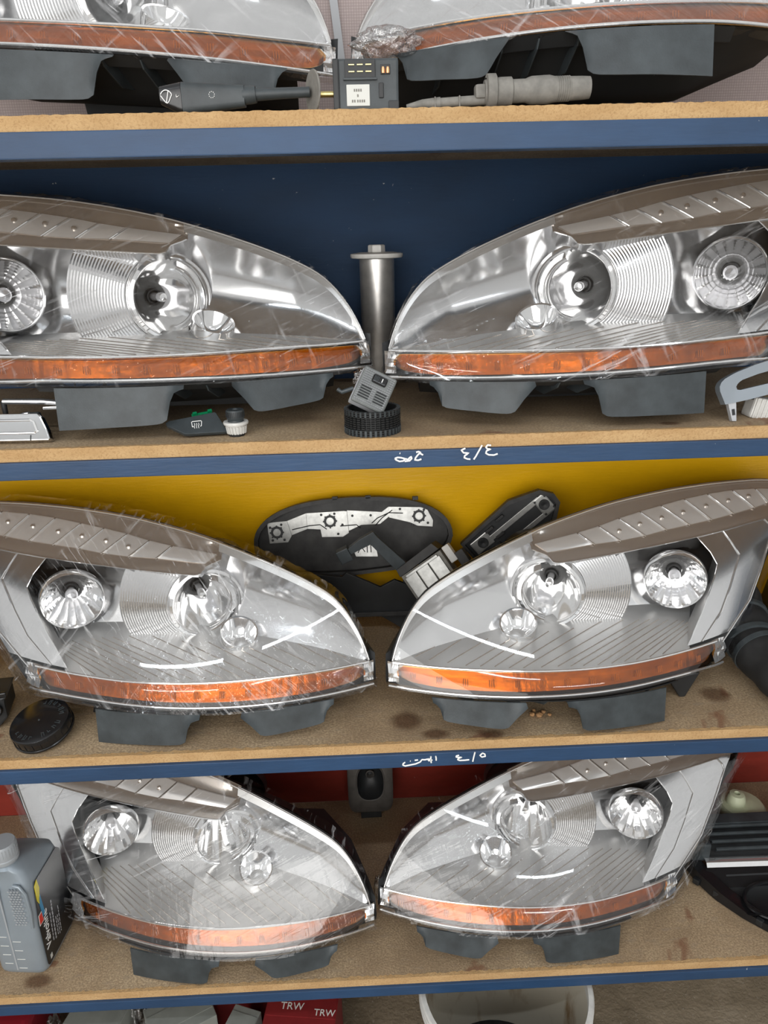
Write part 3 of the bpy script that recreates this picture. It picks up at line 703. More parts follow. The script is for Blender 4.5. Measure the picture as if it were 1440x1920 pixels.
def grey_sensor():
    t = thing('washer_pump', 'dusty grey plastic pump lying on the edge of the top shelf', 'pump', (0.187, 0.024, SH[0]+.0196), (0, R_(-1.5), 0))
    part('barrel', MB().lathe([(0, -.016), (.0140, -.016), (.0150, -.013), (.0155, -.004), (.0165, .004), (.0165, .018), (.0135, .020), (.0135, .036), (.0150, .040), (.0160, .044), (.0165, .066), (.0150, .072), (.0148, .076)], (0, 0, 0), (1, 0, 0), 32), 'dusty_grey', t, True)
    part('collar', MB().lathe([(.0155, 0), (.0200, .001), (.0200, .012), (.0160, .014)], (-.014, 0, .001), (1, 0, 0), 32), 'dusty_grey', t, True)
    mb = MB(); pr = []
    for i in range(6): pr += [(.0138, .076+.0028*i), (.0148, .0770+.0028*i), (.0148, .0780+.0028*i), (.0138, .0785+.0028*i)]
    part('thread', mb.lathe(pr, (0, 0, 0), (1, 0, 0), 32), 'dusty_grey', t, True)
    part('end_plug', MB().lathe([(.0138, .092), (.0135, .108), (.0128, .118), (0, .118)], (0, 0, 0), (1, 0, 0), 32), 'dusty_grey', t, True)
    part('pipe', MB().tube([(-.012, 0, -.008), (-.050, 0, -.0085), (-.075, 0, -.0090)], [.0060, .0058, .0056], 14), 'dusty_grey', t, True)
    part('nozzle', MB().tube([(-.072, 0, -.0090), (-.095, 0, -.0095), (-.115, 0, -.0115)], [.0068, .0055, .0026], 14), 'dusty_grey', t, True)
    for x in (-.048, -.079): part('rib', MB().box((x, 0, -.0100), (.0016, .014, .0150)), 'dusty_grey', t, False, .0004)
    part('side_port', MB().box((-.020, 0, .0010), (.016, .018, .016)), 'dusty_grey', t, False, .003)
grey_sensor()
# bunched end of the film on the right-hand top headlight
def crumpled(parent, c, sz, seed, name='wrap_bunch'):
    rnd = random.Random(seed); bm = bmesh.new(); bmesh.ops.create_icosphere(bm, subdivisions=4, radius=1)
    inv = parent.matrix_basis.inverted() if parent else Matrix()
    from mathutils import noise as mn
    for v in bm.verts:
        n = v.co.normalized(); d = 1+.45*mn.noise(n*2.2+Vector((seed, 0, 0)))+.22*mn.noise(n*6+Vector((0, seed, 0)))+.10*mn.noise(n*14)
        v.co = inv @ (Vector(c)+Vector((n.x*sz[0]*d, n.y*sz[1]*d, n.z*sz[2]*d)))
    me = bpy.data.meshes.new(name); bm.to_mesh(me); bm.free(); me.materials.append(M['film_crumple'])
    for p in me.polygons: p.use_smooth = True
    return link(name, me, parent)
rr = lamp_roots[(0, 'R')]; rr.rotation_mode = 'XYZ'
bpy.context.view_layer.update()
crumpled(rr, (.050, .100, 1.990), (.042, .025, .018), 3)['label'] = 'crumpled bunch of clear film'
crumpled(lamp_roots[(1, 'L')], (.004, .105, 1.5440), (.012, .012, .014), 5)
crumpled(lamp_roots[(3, 'L')], (.004, .150, .4720), (.008, .012, .030), 8)

# ------------------------------------------------------------------ small things, blue bay
def alu_cylinder():
    t = thing('metal_cylinder', 'upright aluminium cylinder with flanged cap behind the headlight tips', 'cylinder', (.0395, .375, SH[1]))
    part('tube', MB().lathe([(.0, 0), (.029, 0), (.031, .004), (.0315, .236)], (0, 0, 0), (0, 0, 1), 48), 'alu', t, True)
    part('flange', MB().lathe([(.0315, .234), (.046, .236), (.0475, .239), (.0470, .243), (.030, .2455), (0, .2455)], (0, 0, 0), (0, 0, 1), 48), 'white_plastic', t, True, label='pale grey flanged cap')
    part('nub', MB().lathe([(.0155, .244), (.0150, .2565), (.013, .258), (0, .258)], (0, 0, 0), (0, 0, 1), 6), 'white_plastic', t)
alu_cylinder()

def chain_ring():
    t = thing('timing_chain', 'coiled black toothed chain standing as a ring under the grey switch pad', 'chain', (.0180, .0455, SH[1]))
    R = .0390; H = .0370
    part('core', MB().lathe([(R-.0040, .0015), (R-.0015, .0015), (R-.0015, H-.001), (R-.0040, H-.001), (R-.0040, .0015)], (0, 0, 0), (0, 0, 1), 64), 'black_deep', t)
    me = MB()
    for j in range(11):
        me.box((R, 0, .0022+j*.00325), (.0052, .0048, .0019))
    lm = me.mesh('link_stack', 'rubber')
    me2 = MB(); me2.box((R+.0006, 0, .0050), (.0052, .0034, .0095)); me2.box((R, 0, H-.0045), (.0050, .0030, .0075)); pm = me2.mesh('link_plate', 'black_plastic')
    n = 36
    for i in range(n):
        a = 2*math.pi*i/n
        link('link_stack', lm, t, (0, 0, 0), (0, 0, a))['kind'] = 'stuff'
        link('link_plate', pm, t, (0, 0, 0), (0, 0, a+math.pi/n))
chain_ring()

def switch_pad():
    # leans on the chain ring, face towards the viewer
    t = thing('switch_pad', 'grey waffle-textured switch pad with black rocker, leaning on the chain', 'switch', (.0215, .042, 1.5395), (R_(-37), R_(27), R_(-4)))
    w_, h_ = .0520, .0600
    part('plate', MB().box((0, 0, 0), (w_, .0060, h_)), 'pad_grey', t, False, .004, bseg=3)
    part('backing', MB().box((-.004, .0105, 0), (w_*.90, .016, h_*.94)), 'light_grey', t, False, .003)
    mb = MB()
    for i in range(14):
        for j in range(15):
            x = lerp(-w_/2+.0045, w_/2-.0045, i/13); z = lerp(-h_/2+.005, h_/2-.005, j/14)
            if abs(x-.002) < .0130 and .006 < z < .0245: continue
            if z < .000 and z > -.023 and (abs(x+.0115) < .0085 or abs(x-.0125) < .0085): continue
            mb.box((x, -.0033, z), (.0026, .0014, .0026))
    part('waffle_bumps', mb, 'grey_plastic', t)['kind'] = 'stuff'
    rk = part('rocker', MB().box((.002, -.0042, .0152), (.0225, .0060, .0135)), 'black_gloss', t, False, .0030, 'black rocker button', bseg=3)
    part('rocker_mark', MB().box((.0055, -.0076, .0152), (.0012, .0010, .0060)), 'white_paint', rk)
    for q in range(4): part('rocker_ridge', MB().box((-.0065+.0020*q, -.0074, .0152), (.0009, .0008, .0080)), 'black_plastic', rk)
    for sx in (-.0115, .0125):
        for q in range(5): part('slot', MB().box((sx, -.0032, -.0025-.0042*q), (.0165, .0016, .0018)), 'black_deep', t)
    part('side_lug', MB().tube([(-.028, .012, -.006), (-.041, .016, -.018), (-.048, .018, -.016)], .0032, 8), 'black_plastic', t, True)
switch_pad()

def window_button():
    t = thing('window_button', 'black slanted button with rear demister symbol and green clips', 'button', (-.2385, .036, SH[1]+.0043), (R_(-52), 0, R_(8)))
    poly = [(-.0460, .0230), (-.0440, .0180), (-.0200, .0010), (-.0150, .0), (.0405, .0), (.0425, .0020), (.0270, .0370), (.0250, .0385), (-.0420, .0265)]
    part('face', MB().prism(poly, -.004, .002), 'black_plastic', t, False, .0009)
    part('body', MB().prism([(-.030, .016), (-.012, .006), (.030, .006), (.020, .032), (-.025, .024)], .002, .010), 'black_deep', t)
    s = part('green_clip', MB().box((.006, .004, .0400), (.030, .006, .0075), roty(R_(-9))), 'green', t, False, .0006, 'green plastic clip')
    for x in (-.004, .018): part('clip_tooth', MB().box((x, -.0012, .0405+.16*x), (.0062, .004, .0035), roty(R_(-9))), 'green', s)
    def ic(pts, r=.0006): part('demister_symbol', MB().tube(pts, r, 5), 'white_paint', t, True)
    y = -.0046; c = (-.0015, .0165)
    ic([(c[0]+a, y, c[1]+b) for a, b in ((-.0062, -.0042), (-.0072, .0046), (-.0062, .0056), (.0064, .0064), (.0074, .0050), (.0068, -.0032), (.0052, -.0040))])
    ic([(c[0]-.0062, y, c[1]-.0042), (c[0]-.0045, y, c[1]-.0042)])
    for dx in (-.0030, 0, .0030): ic([(c[0]+dx-.0003, y, c[1]+.0022), (c[0]+dx+.0006, y, c[1]-.0005), (c[0]+dx-.0006, y, c[1]-.0035), (c[0]+dx+.0002, y, c[1]-.0072)], .0005)
window_button()

def lighter_plug():
    t = thing('lighter_plug', 'small plug with black knurled top and white fluted collar', 'plug', (-.1835, .0450, SH[1]))
    part('tip', MB().lathe([(0, 0), (.0115, 0), (.0125, .0035), (.0120, .005)], (0, 0, 0), (0, 0, 1), 28), 'black_deep', t, True)
    part('collar', MB().lathe([(.0122, .003), (.0138, .012), (.0145, .0165), (.0180, .0175), (.0185, .0195), (.0180, .0215), (.0145, .0220), (.012, .0215)], (0, 0, 0), (0, 0, 1), 36), 'white_plastic', t, True, label='white fluted collar')
    fm = MB().box((.0139, 0, .0095), (.0022, .0016, .0110), roty(R_(8))).mesh('flute', 'white_plastic')
    for i in range(20): link('flute', fm, t, (0, 0, 0), (0, 0, 2*math.pi*i/20))
    part('cap', MB().lathe([(.0115, .020), (.0112, .024), (.0125, .0255), (.0132, .028), (.0132, .0370), (.0124, .0388), (.0055, .0390), (.0045, .0372), (0, .0368)], (0, 0, 0), (0, 0, 1), 36), 'black_plastic', t, True, label='black knurled cap')
    km = MB().box((.0133, 0, .0325), (.0009, .0010, .0080)).mesh('knurl', 'black_deep')
    for i in range(32): link('knurl', km, t, (0, 0, 0), (0, 0, 2*math.pi*i/32))
lighter_plug()

def chrome_handle():
    t = thing('door_handle', 'polished chrome door handle with recessed grip at the left shelf edge', 'door handle', (-.452, .030, SH[1]+.0039), (R_(-26), 0, R_(-2)))
    out = [(-.150, .0), (.0, .0), (.002, .003), (-.003, .018), (-.012, .036), (-.018, .041), (-.150, .0415)]
    part('frame', MB().prism(out, -.004, .010), 'chrome_dim', t, False, .0022, bseg=3)
    part('recess_lip', MB().tube([(-.150, -.0045, .0310), (-.028, -.0045, .0310), (-.022, -.0045, .0280), (-.0165, -.0045, .0140), (-.0200, -.0045, .0120), (-.150, -.0045, .0120)], .0018, 8), 'chrome', t, True)
    rows = [[(x, y, z) for x in (-.150, -.08, -.028, -.022)] for y, z in ((-.0045, .0295), (-.0015, .0260), (-.0008, .0215), (-.0015, .0165), (-.0045, .0135))]
    part('recess', MB().grid(rows), 'chrome_dim', t, True)
    part('seam', MB().box((-.026, -.0043, .0045), (.0010, .0012, .008)), 'black_deep', t)
chrome_handle()
def lever():
    t = thing('chrome_lever', 'dark rod with chrome clips lying behind the chrome door handle', 'lever', (-.475, .075, SH[1]))
    part('rod', MB().tube([(-.10, .0, .008), (-.045, .0, .0240), (-.020, .0, .0300), (-.004, 0, .0310)], [.0080, .0080, .0075, .0068], 14), 'black_plastic', t, True)
    part('clip', MB().box((-.0215, -.006, .0310), (.013, .009, .0150), roty(R_(-10))), 'chrome', t, False, .0015)
    part('clip_tongue', MB().box((-.0180, -.0075, .0200), (.0085, .005, .0110), roty(R_(8))), 'copper', t, False, .001)
    part('upper_rod', MB().tube([(-.06, .014, .0520), (.0, .012, .0505), (.0260, .010, .0480)], [.0045, .0050, .0042], 12), 'chrome_soft', t, True)
    part('upper_clip', MB().box((.0120, .006, .0420), (.022, .006, .0045)), 'chrome', t, False, .001)
    part('post', MB().tube([(-.0600, .014, .0), (-.06, .014, .0520)], .004, 10), 'black_deep', t, True)
lever()

def silver_bracket():
    t = thing('handle_bracket', 'silver-grey loop handle bracket standing on a slotted foot', 'handle', (.556, .034, SH[1]), (R_(-14), 0, 0))
    outer = [(-.0140, .0250), (-.0235, .0480), (-.0220, .0560), (-.0150, .0630), (.0, .0710), (.030, .0820), (.140, .112), (.140, .0520), (.060, .0400), (.020, .0310)]
    inner = [(.0040, .0465), (.0020, .0490), (.0030, .0535), (.010, .0600), (.0350, .0685), (.130, .0920), (.130, .0700), (.060, .0560), (.015, .0470), (.008, .0455)]
    # ring between the two outlines, built as two strips
    N = 60
    def resample(poly):
        pts = poly+[poly[0]]; L = [0]
        for a, b in zip(pts, pts[1:]): L.append(L[-1]+math.hypot(a[0]-b[0], a[1]-b[1]))
        o = []
        for i in range(N):
            d = L[-1]*i/N; j = max(k for k in range(len(L)) if L[k] <= d+1e-12); j = min(j, len(pts)-2); s = (d-L[j])/(L[j+1]-L[j]); o.append((lerp(pts[j][0], pts[j+1][0], s), lerp(pts[j][1], pts[j+1][1], s)))
        return o
    def order(poly, c):
        return sorted(resample(poly), key=lambda p: math.atan2((p[1]-c[1])*2.2, p[0]-c[0]))
    c = (.065, .0680); A = order(outer, c); B = order(inner, c)
    rows = [[(x, -.006, z) for x, z in B], [(x, -.007, z) for x, z in A], [(x, .008, z) for x, z in A], [(x, .008, z) for x, z in B], [(x, -.006, z) for x, z in B]]
    part('loop', MB().grid(rows, True), 'silver_paint', t, True)
    ft = part('slotted_foot', MB().prism([(-.0100, .032), (-.0020, .0), (.0045, .0), (.0035, .032)], -.005, .004), 'light_grey', t, False, .0008)
    part('slot', MB().box((-.0008, -.0052, .0135), (.0040, .0020, .0090), roty(R_(-8))), 'black_deep', ft)
    part('end_leg', MB().prism([(.128, .06), (.128, .002), (.140, .002), (.140, .06)], -.006, .006), 'silver_paint', t)
silver_bracket()
def ribbed_piece():
    t = thing('ribbed_trim', 'pale ribbed trim piece cut off by the right picture edge', 'trim piece', (.588, .045, SH[1]), (0, R_(12), 0))
    part('body', MB().box((.022, .02, .0170), (.040, .03, .032)), 'white_plastic', t, False, .004)
    for i in range(5): part('rib', MB().box((.006+.007*i, .0045, .0170), (.0025, .003, .030)), 'white_plastic', t, False, .0006)
    part('dark_cap', MB().box((.004, .02, .0330), (.012, .02, .010)), 'black_deep', t, False, .002)
ribbed_piece()

# ------------------------------------------------------------------ small things, yellow bay
def tail_holder():
    # oval bulb carrier leaning on the yellow panel
    t = thing('bulb_holder', 'oval black tail-light bulb holder with silver tracks, leaning on yellow panel', 'bulb holder', (-.020, .405, SH[2]+.030), (R_(-12), R_(-1), 0))
    def oval(sx, sz, n=48, zc=.165):
        o = []
        for i in range(n):
            a = 2*math.pi*i/n; c, s = math.cos(a), math.sin(a)
            x = sx*math.copysign(abs(c)**.62, c); z = zc+sz*math.copysign(abs(s)**.80, s)
            z += (.020*(1-(x/sx)**2) if s > 0 else 0)-.05*x*x/sx*0
            if s < 0: z += .12*max(0, x)*.5
            o.append((x, z))
        return o
    A = oval(.212, .074); B = oval(.203, .066)
    part('tray', MB().prism(B, .008, .012), 'dark_dusty', t)
    part('rim', MB().grid([[(x, .012, z) for x, z in A], [(x, -.010, z) for x, z in A], [(x, -.010, z) for x, z in B], [(x, .010, z) for x, z in B]], True), 'dark_dusty', t)
    for x, z in ((-.035, .258), (.035, .257), (.135, .250)): part('rim_lug', MB().box((x, -.004, z), (.012, .012, .008)), 'dark_dusty', t, False, .001)
    y = .0065
    def tr(name, poly, d=.0020, y=y): return part(name, MB().prism(poly, y-d, y), 'track_silver', t, False, .0004)
    k = .00113; U = lambda u, v: ((u-680)*k*.5-.0300*0-.0, .165+(330-v)*.000525)
    def q(pts): return [((u-485)*.000502, .165+(300-v)*.000525) for u, v in pts]
    tr('contact_plate', q([(120, 212), (205, 208), (222, 270), (205, 296), (126, 298)]))
    tr('track_strip', q([(205, 208), (288, 180), (290, 245), (222, 268)]))
    tr('contact_plate', q([(288, 180), (448, 178), (462, 180), (466, 270), (440, 285), (350, 282), (345, 250), (290, 245)]))
    tr('track_strip', q([(462, 176), (610, 190), (640, 170), (642, 210), (600, 240), (520, 240), (466, 262)]))
    tr('contact_plate', q([(640, 170), (800, 180), (828, 235), (825, 262), (760, 255), (730, 240), (640, 215)]))
    tr('connector_plate', q([(482, 345), (500, 320), (575, 306), (585, 375), (490, 370)]))
    for u, v in ((160, 253), (388, 218), (768, 215)):
        x, z = q([(u, v)])[0]
        s = part('bulb_socket', MB().lathe([(.0135, -.001), (.0125, .003), (.0085, .003), (.008, -.002), (0, -.002)], (x, y-.002, z), (0, -1, 0), 22), 'black_deep', t, True)
        for i in range(8):
            a = 2*math.pi*i/8; part('socket_tooth', MB().box((x+.0125*math.cos(a), y-.0045, z+.0125*math.sin(a)), (.005, .003, .003), roty(-a)), 'black_deep', s)
    for u, v in ((132, 232), (180, 222), (140, 285), (190, 285), (352, 190), (408, 188), (440, 235), (420, 272), (484, 200), (562, 202), (688, 182), (790, 190), (740, 250), (805, 245)):
        x, z = q([(u, v)])[0]; part('rivet', MB().lathe([(.0028, 0), (.0022, .0012), (0, .0014)], (x, y-.002, z), (0, -1, 0), 10), 'black_deep', t, True)
    for pts in ([(225, 245), (300, 232), (345, 230), (372, 250)], [(430, 240), (500, 238), (515, 252)], [(565, 235), (590, 215), (640, 195), (700, 200)], [(580, 245), (610, 215), (655, 185)], [(500, 355), (515, 330), (530, 352)], [(540, 355), (540, 320)], [(556, 355), (556, 316)]):
        part('track_gap', MB().tube([(x, y-.0024, z) for x, z in q(pts)], .0011, 5), 'black_deep', t)
tail_holder()
def slim_holder():
    t = thing('bulb_holder', 'slim black bulb holder with long silver bars, tilted against yellow panel', 'bulb holder', (.300, .400, SH[2]+.205), (R_(-10), R_(-41), 0))
    pol = [(-.085, -.048), (-.080, -.058), (.090, -.044), (.128, -.014), (.130, .008), (.112, .034), (.050, .058), (-.085, .052)]
    inn = [(x*.93, z*.86) for x, z in pol]
    part('tray', MB().prism(inn, .006, .010), 'black_deep', t)
    part('rim', MB().grid([[(x, .011, z) for x, z in pol], [(x, -.008, z) for x, z in pol], [(x, -.008, z) for x, z in inn], [(x, .008, z) for x, z in inn]], True), 'dark_dusty', t)
    part('contact_bar', MB().box((.035, .002, .018), (.130, .004, .011)), 'track_silver', t, False, .0006)
    part('contact_bar', MB().box((.040, .002, -.016), (.115, .004, .010)), 'track_silver', t, False, .0006)
    part('contact_head', MB().box((.100, .0015, .001), (.030, .004, .044)), 'track_silver', t, False, .003)
    part('bulb_socket', MB().lathe([(.0115, 0), (.0105, .004), (.007, .004), (0, .002)], (.100, -.001, .002), (0, -1, 0), 20), 'black_deep', t, True)
    part('contact_plate', MB().box((-.050, .002, .022), (.045, .004, .030)), 'track_silver', t, False, .002)
    part('bulb_socket', MB().lathe([(.0115, 0), (.0105, .004), (.007, .004), (0, .002)], (-.048, -.001, .022), (0, -1, 0), 20), 'black_deep', t, True)
    for x, z in ((-.02, .035), (-.01, .012), (-.03, -.002), (.0, -.030), (.012, .040)): part('moulding', MB().box((x, .000, z), (.020, .008, .006)), 'dark_dusty', t, False, .001)
    for x, z in ((.088, .018), (.112, .016), (.090, -.016), (.113, -.014)): part('rivet', MB().lathe([(.0026, 0), (.002, .0012), (0, .0014)], (x, -.0005, z), (0, -1, 0), 10), 'black_deep', t, True)
slim_holder()
def relay():
    t = thing('relay_block', 'metal-finned relay block with black cap wedged behind the unwrapped headlight', 'relay', (.130, .335, SH[2]+.148), (R_(-18), R_(-38), R_(-8)))
    part('casing', MB().box((0, .018, 0), (.100, .040, .066)), 'dusty_grey', t, False, .002)
    part('top_plate', MB().prism([(-.052, .033), (-.050, .050), (.044, .054), (.050, .036)], -.004, .040), 'dark_dusty', t, False, .001)
    for i in range(3): part('fin', MB().box((-.030+.030*i, -.004, -.004), (.0275, .006, .058)), 'track_silver', t, False, .001)
    part('fin_cap', MB().box((0, -.004, .0270), (.080, .006, .006)), 'track_silver', t, False, .001)
    part('white_plug', MB().box((.062, .010, .016), (.016, .018, .038)), 'white_plastic', t, False, .002)
    part('side_block', MB().box((.078, .014, -.004), (.020, .024, .030)), 'dark_dusty', t, False, .002)
    part('support_leg', MB().box((.060, .045, -.10), (.02, .01, .16), roty(R_(38))), 'black_deep', t)
relay()
def clamp_piece():
    t = thing('metal_clip', 'dark bent metal clip standing between relay and slim bulb holder', 'clip', (.232, .335, SH[2]+.160), (0, R_(-30), 0))
    part('plate', MB().prism([(-.035, -.022), (.050, -.020), (.052, .004), (-.030, .004)], -.002, .002), 'dark_dusty', t, False, .0005)
    part('flange', MB().box((.053, .008, .002), (.003, .022, .032)), 'track_silver', t, False, .0005)
    part('block', MB().box((.012, .010, .008), (.045, .024, .022)), 'dark_dusty', t, False, .002)
    part('boss', MB().lathe([(.010, 0), (.009, .010), (.005, .011), (0, .008)], (.010, -.002, .016), (0, -1, .3), 18), 'rubber', t, True)
    part('stem', MB().box((-.022, .02, -.0860), (.012, .012, .140), roty(R_(30))), 'black_deep', t)
clamp_piece()
def arm():
    t = thing('bent_lever', 'black bent plastic lever lying across the oval bulb holder', 'lever', (0, .368, SH[2]))
    part('bar', MB().prism([(.018, .240), (.026, .228), (.098, .155), (.086, .138), (.074, .140), (.012, .212), (-.036, .188), (-.044, .196), (-.010, .224)], -.006, .006), 'black_plastic', t, False, .001)
    part('end_hook', MB().box((-.042, -.002, .190), (.026, .020, .030), roty(R_(-25))), 'black_plastic', t, False, .002)
    part('foot', MB().box((.086, .01, .075), (.016, .01, .150)), 'black_deep', t)
arm()
def tray_panel():
    t = thing('splash_shield', 'dull black plastic shield lying below the oval bulb holder', 'shield', (0, .372, SH[2]))
    part('sheet', MB().prism([(-.165, .135), (-.120, .150), (-.050, .138), (-.040, .148), (.030, .112), (.060, .128), (.120, .100), (.150, .060), (.110, .048), (-.090, .050), (-.120, .085)], -.004, .004), 'black_deep', t, False, .0008)
    part('lower_rib', MB().box((.015, -.004, .052), (.230, .012, .010)), 'dark_dusty', t, False, .001)
    part('flap', MB().prism([(-.15, .06), (-.06, .05), (-.055, .028), (-.10, .018), (-.16, .030)], 0, .006), 'black_deep', t)
    part('flap', MB().prism([(.02, .05), (.12, .05), (.12, .012), (.09, .0)], 0, .006), 'black_deep', t)
tray_panel()
tag(crumpled(None, (-.275, .36, SH[2]+.018), (.05, .03, .016), 12, 'film_scrap'), 'crumpled clear film scrap behind the wrapped headlight at the yellow panel', 'film')

def jar_lid():
    t = thing('jar_lid', 'round black screw lid with moulded lettering at the left shelf edge', 'lid', (-.566, .058, SH[2]+.0287), (R_(14), R_(-7), 0))
    part('disc', MB().lathe([(0, .010), (.047, .010), (.0495, .0085), (.050, .006), (.050, -.014), (.049, -.0155), (.046, -.0155), (.046, 0.004), (0, .004)], (0, 0, 0), (0, 0, 1), 56), 'black_gloss', t, True)
    part('lip', MB().lathe([(.0500, -.011), (.0512, -.012), (.0512, -.0150), (.0495, -.0158)], (0, 0, 0), (0, 0, 1), 56), 'black_gloss', t, True)
    part('gate_mark', MB().lathe([(.002, 0), (.0015, .001), (0, .0012)], (0, 0, .010), (0, 0, 1), 10), 'black_plastic', t, True)
    n = 16
    for i in range(n):
        a = -2.5+i*.27
        if i in (4, 9): continue
        mb = MB(); hh = .0030+.0012*((i*7) % 3)
        mb.box((0, 0, 0), (.0012, hh*2, .0010)); mb.box((.0020, hh*(.6 if i % 2 else -.6), 0), (.0040, .0012, .0010))
        if i % 3: mb.box((.0038, 0, 0), (.0011, hh*1.5, .0010))
        part('moulded_mark', mb, 'black_plastic', t).location = (.038*math.cos(a), .038*math.sin(a), .0104)
        t.children[-1].rotation_euler = (0, 0, a+math.pi/2)
    rm = MB().box((.0502, 0, -.003), (.0012, .0016, .012)).mesh('grip_rib', 'black_gloss')
    for i in range(24): link('grip_rib', rm, t, (0, 0, 0), (0, 0, 2*math.pi*i/24))
jar_lid()
def left_part():
    t = thing('lamp_cover', 'black moulded cover with round boss behind the jar lid', 'cover', (-.672, .105, SH[2]), (0, 0, R_(12)))
    part('body', MB().prism([(-.09, .002), (.010, .0), (.030, .020), (.030, .055), (.036, .062), (-.09, .066)], -.02, .05), 'black_deep', t, False, .004)
    part('boss', MB().lathe([(.014, 0), (.013, .010), (.009, .011), (.008, .006), (0, .006)], (.012, -.022, .040), (0, -1, .45), 24), 'black_gloss', t, True)
    part('lug', MB().box((.02, -.018, .066), (.030, .006, .010)), 'black_gloss', t, False, .002)
    part('letter_mark', MB().tube([(-.030, -.021, .072), (-.018, -.021, .076), (-.016, -.021, .068)], .0012, 6), 'white_paint', t, True)
left_part()
tag(link('black_block', MB().prism([(-.05, .0), (.05, .0), (.06, .028), (.0, .040), (-.04, .034)], -.02, .03).mesh('black_block', 'black_deep', False, .003), None, (-.455, .145, SH[2])), 'small dull black block between jar lid and headlight', 'block')
def hose():
    t = thing('rubber_hose', 'thick black rubber hose with ribbed clamp beside the unwrapped headlight', 'hose', (.728, .100, SH[2]-.0040))
    path = [(.02, .20, .105), (.005, .13, .088), (-.004, .07, .070), (.000, .02, .058), (.012, -.03, .052), (.030, -.070, .051)]
    pts = []
    for i in range(len(path)-1):
        for k in range(6): pts.append(Vector(path[i]).lerp(Vector(path[i+1]), k/6))
    pts.append(Vector(path[-1]))
    part('pipe', MB().tube(pts, [.045+.002*math.sin(i*.9) for i in range(len(pts))], 28), 'rubber', t, True)
    for i in (6, 12, 15):
        c = pts[i]; d = (pts[i+1]-pts[i-1]).normalized()
        part('clamp', MB().lathe([(.044, -.006), (.0485, -.005), (.0485, .005), (.044, .006)], c, d, 36), 'black_plastic', t, True)
    part('open_end', MB().lathe([(.046, 0), (.040, .002), (.036, -.01)], pts[-1], (pts[-1]-pts[-2]), 28), 'black_deep', t, True)
hose()
tag(link('plastic_wedge', MB().prism([(-.030, .045), (.030, .050), (.008, .0), (-.002, .0)], -.012, .016).mesh('plastic_wedge', 'black_deep', False, .002), None, (.566, .110, SH[2])), 'black plastic wedge poking out below the unwrapped headlight', 'wedge')
for i, (x, y, r) in enumerate(((.285, .062, .0052), (.297, .058, .0062), (.306, .068, .0045), (.291, .074, .0040), (.316, .060, .0036))):
    bm = bmesh.new(); bmesh.ops.create_icosphere(bm, subdivisions=2, radius=r)
    for v in bm.verts: v.co *= random.uniform(.8, 1.12); v.co.z *= .7
    me = bpy.data.meshes.new('pebble'); bm.to_mesh(me); bm.free(); me.materials.append(M['pebble'])
    tag(link('pebble', me, None, (x, y, SH[2]+r*.6)), ('leftmost', 'largest', 'rearmost right', 'rearmost left', 'rightmost')[i]+' tan crumb between the mounting tabs of the unwrapped headlight', 'pebble', 'crumbs under the unwrapped headlight')

def dark_duct(name, lab, loc, rz, pts, dep):
    t = thing(name, lab, 'duct', loc, (0, 0, R_(rz)))
    part('shell', MB().prism(pts, 0, dep), 'black_deep', t, False, .006)
    xs_ = [p[0] for p in pts]; zs_ = [p[1] for p in pts]
    for i in range(4): part('rib', MB().box((lerp(min(xs_), max(xs_), .25+.17*i), -.002, max(zs_)*.40), (.004, .008, max(zs_)*.55)), 'black_plastic', t, False, .001)
dark_duct('air_duct', 'tall black moulded duct in the shadow right of the unwrapped headlight', (.800, .250, SH[2]), -25, [(-.02, 0), (.20, 0), (.22, .20), (.10, .26), (.04, .25), (.0, .12)], .12)
dark_duct('air_duct', 'low black moulded duct at the far left of the yellow bay', (-.930, .200, SH[2]), 10, [(0, 0), (.165, 0), (.175, .05), (.12, .135), (.02, .15)], .10)

# ------------------------------------------------------------------ small things, red bay
def fog_duct():
    t = thing('air_vent', 'dark grey square vent with oval opening and centre ring, hung on red panel', 'vent', (-.006, .400, SH[3]+.0266), (R_(-8), 0, R_(1)))
    n = 40
    def sq(hx, hz, p, zc, y): return [(hx*math.copysign(abs(math.cos(a))**p, math.cos(a)), y, zc+hz*math.copysign(abs(math.sin(a))**p, math.sin(a))) for a in [2*math.pi*i/n for i in range(n)]]
    zc = .098
    rows = [sq(.056, .092, .32, zc+.006, .060), sq(.054, .088, .32, zc+.006, -.004), sq(.050, .084, .36, zc+.006, -.008), sq(.0340, .0470, .75, zc, -.010)]
    part('bezel', MB().grid(rows, True), 'fog_grey', t, True)
    part('opening_lip', MB().grid([sq(.0345, .0475, .75, zc, -.0095), sq(.0335, .0465, .75, zc, -.0125), sq(.0315, .0445, .75, zc, -.0115)], True), 'fog_grey', t, True)
    part('throat', MB().grid([sq(.0325, .0455, .75, zc, -.010), sq(.026, .036, .8, zc+.003, .018), sq(.012, .016, .9, zc+.004, .030), sq(.0005, .0005, 1, zc+.004, .032)], True), 'black_deep', t, True)
    part('centre_ring', MB().lathe([(.0095, 0), (.0105, .004), (.0085, .006), (.0075, .002), (.0065, -.004)], (0, .024, zc+.004), (0, -1, 0), 28), 'fog_grey', t, True)
    part('foot', MB().box((0, .04, -.006), (.05, .03, .026)), 'black_deep', t)
fog_duct()

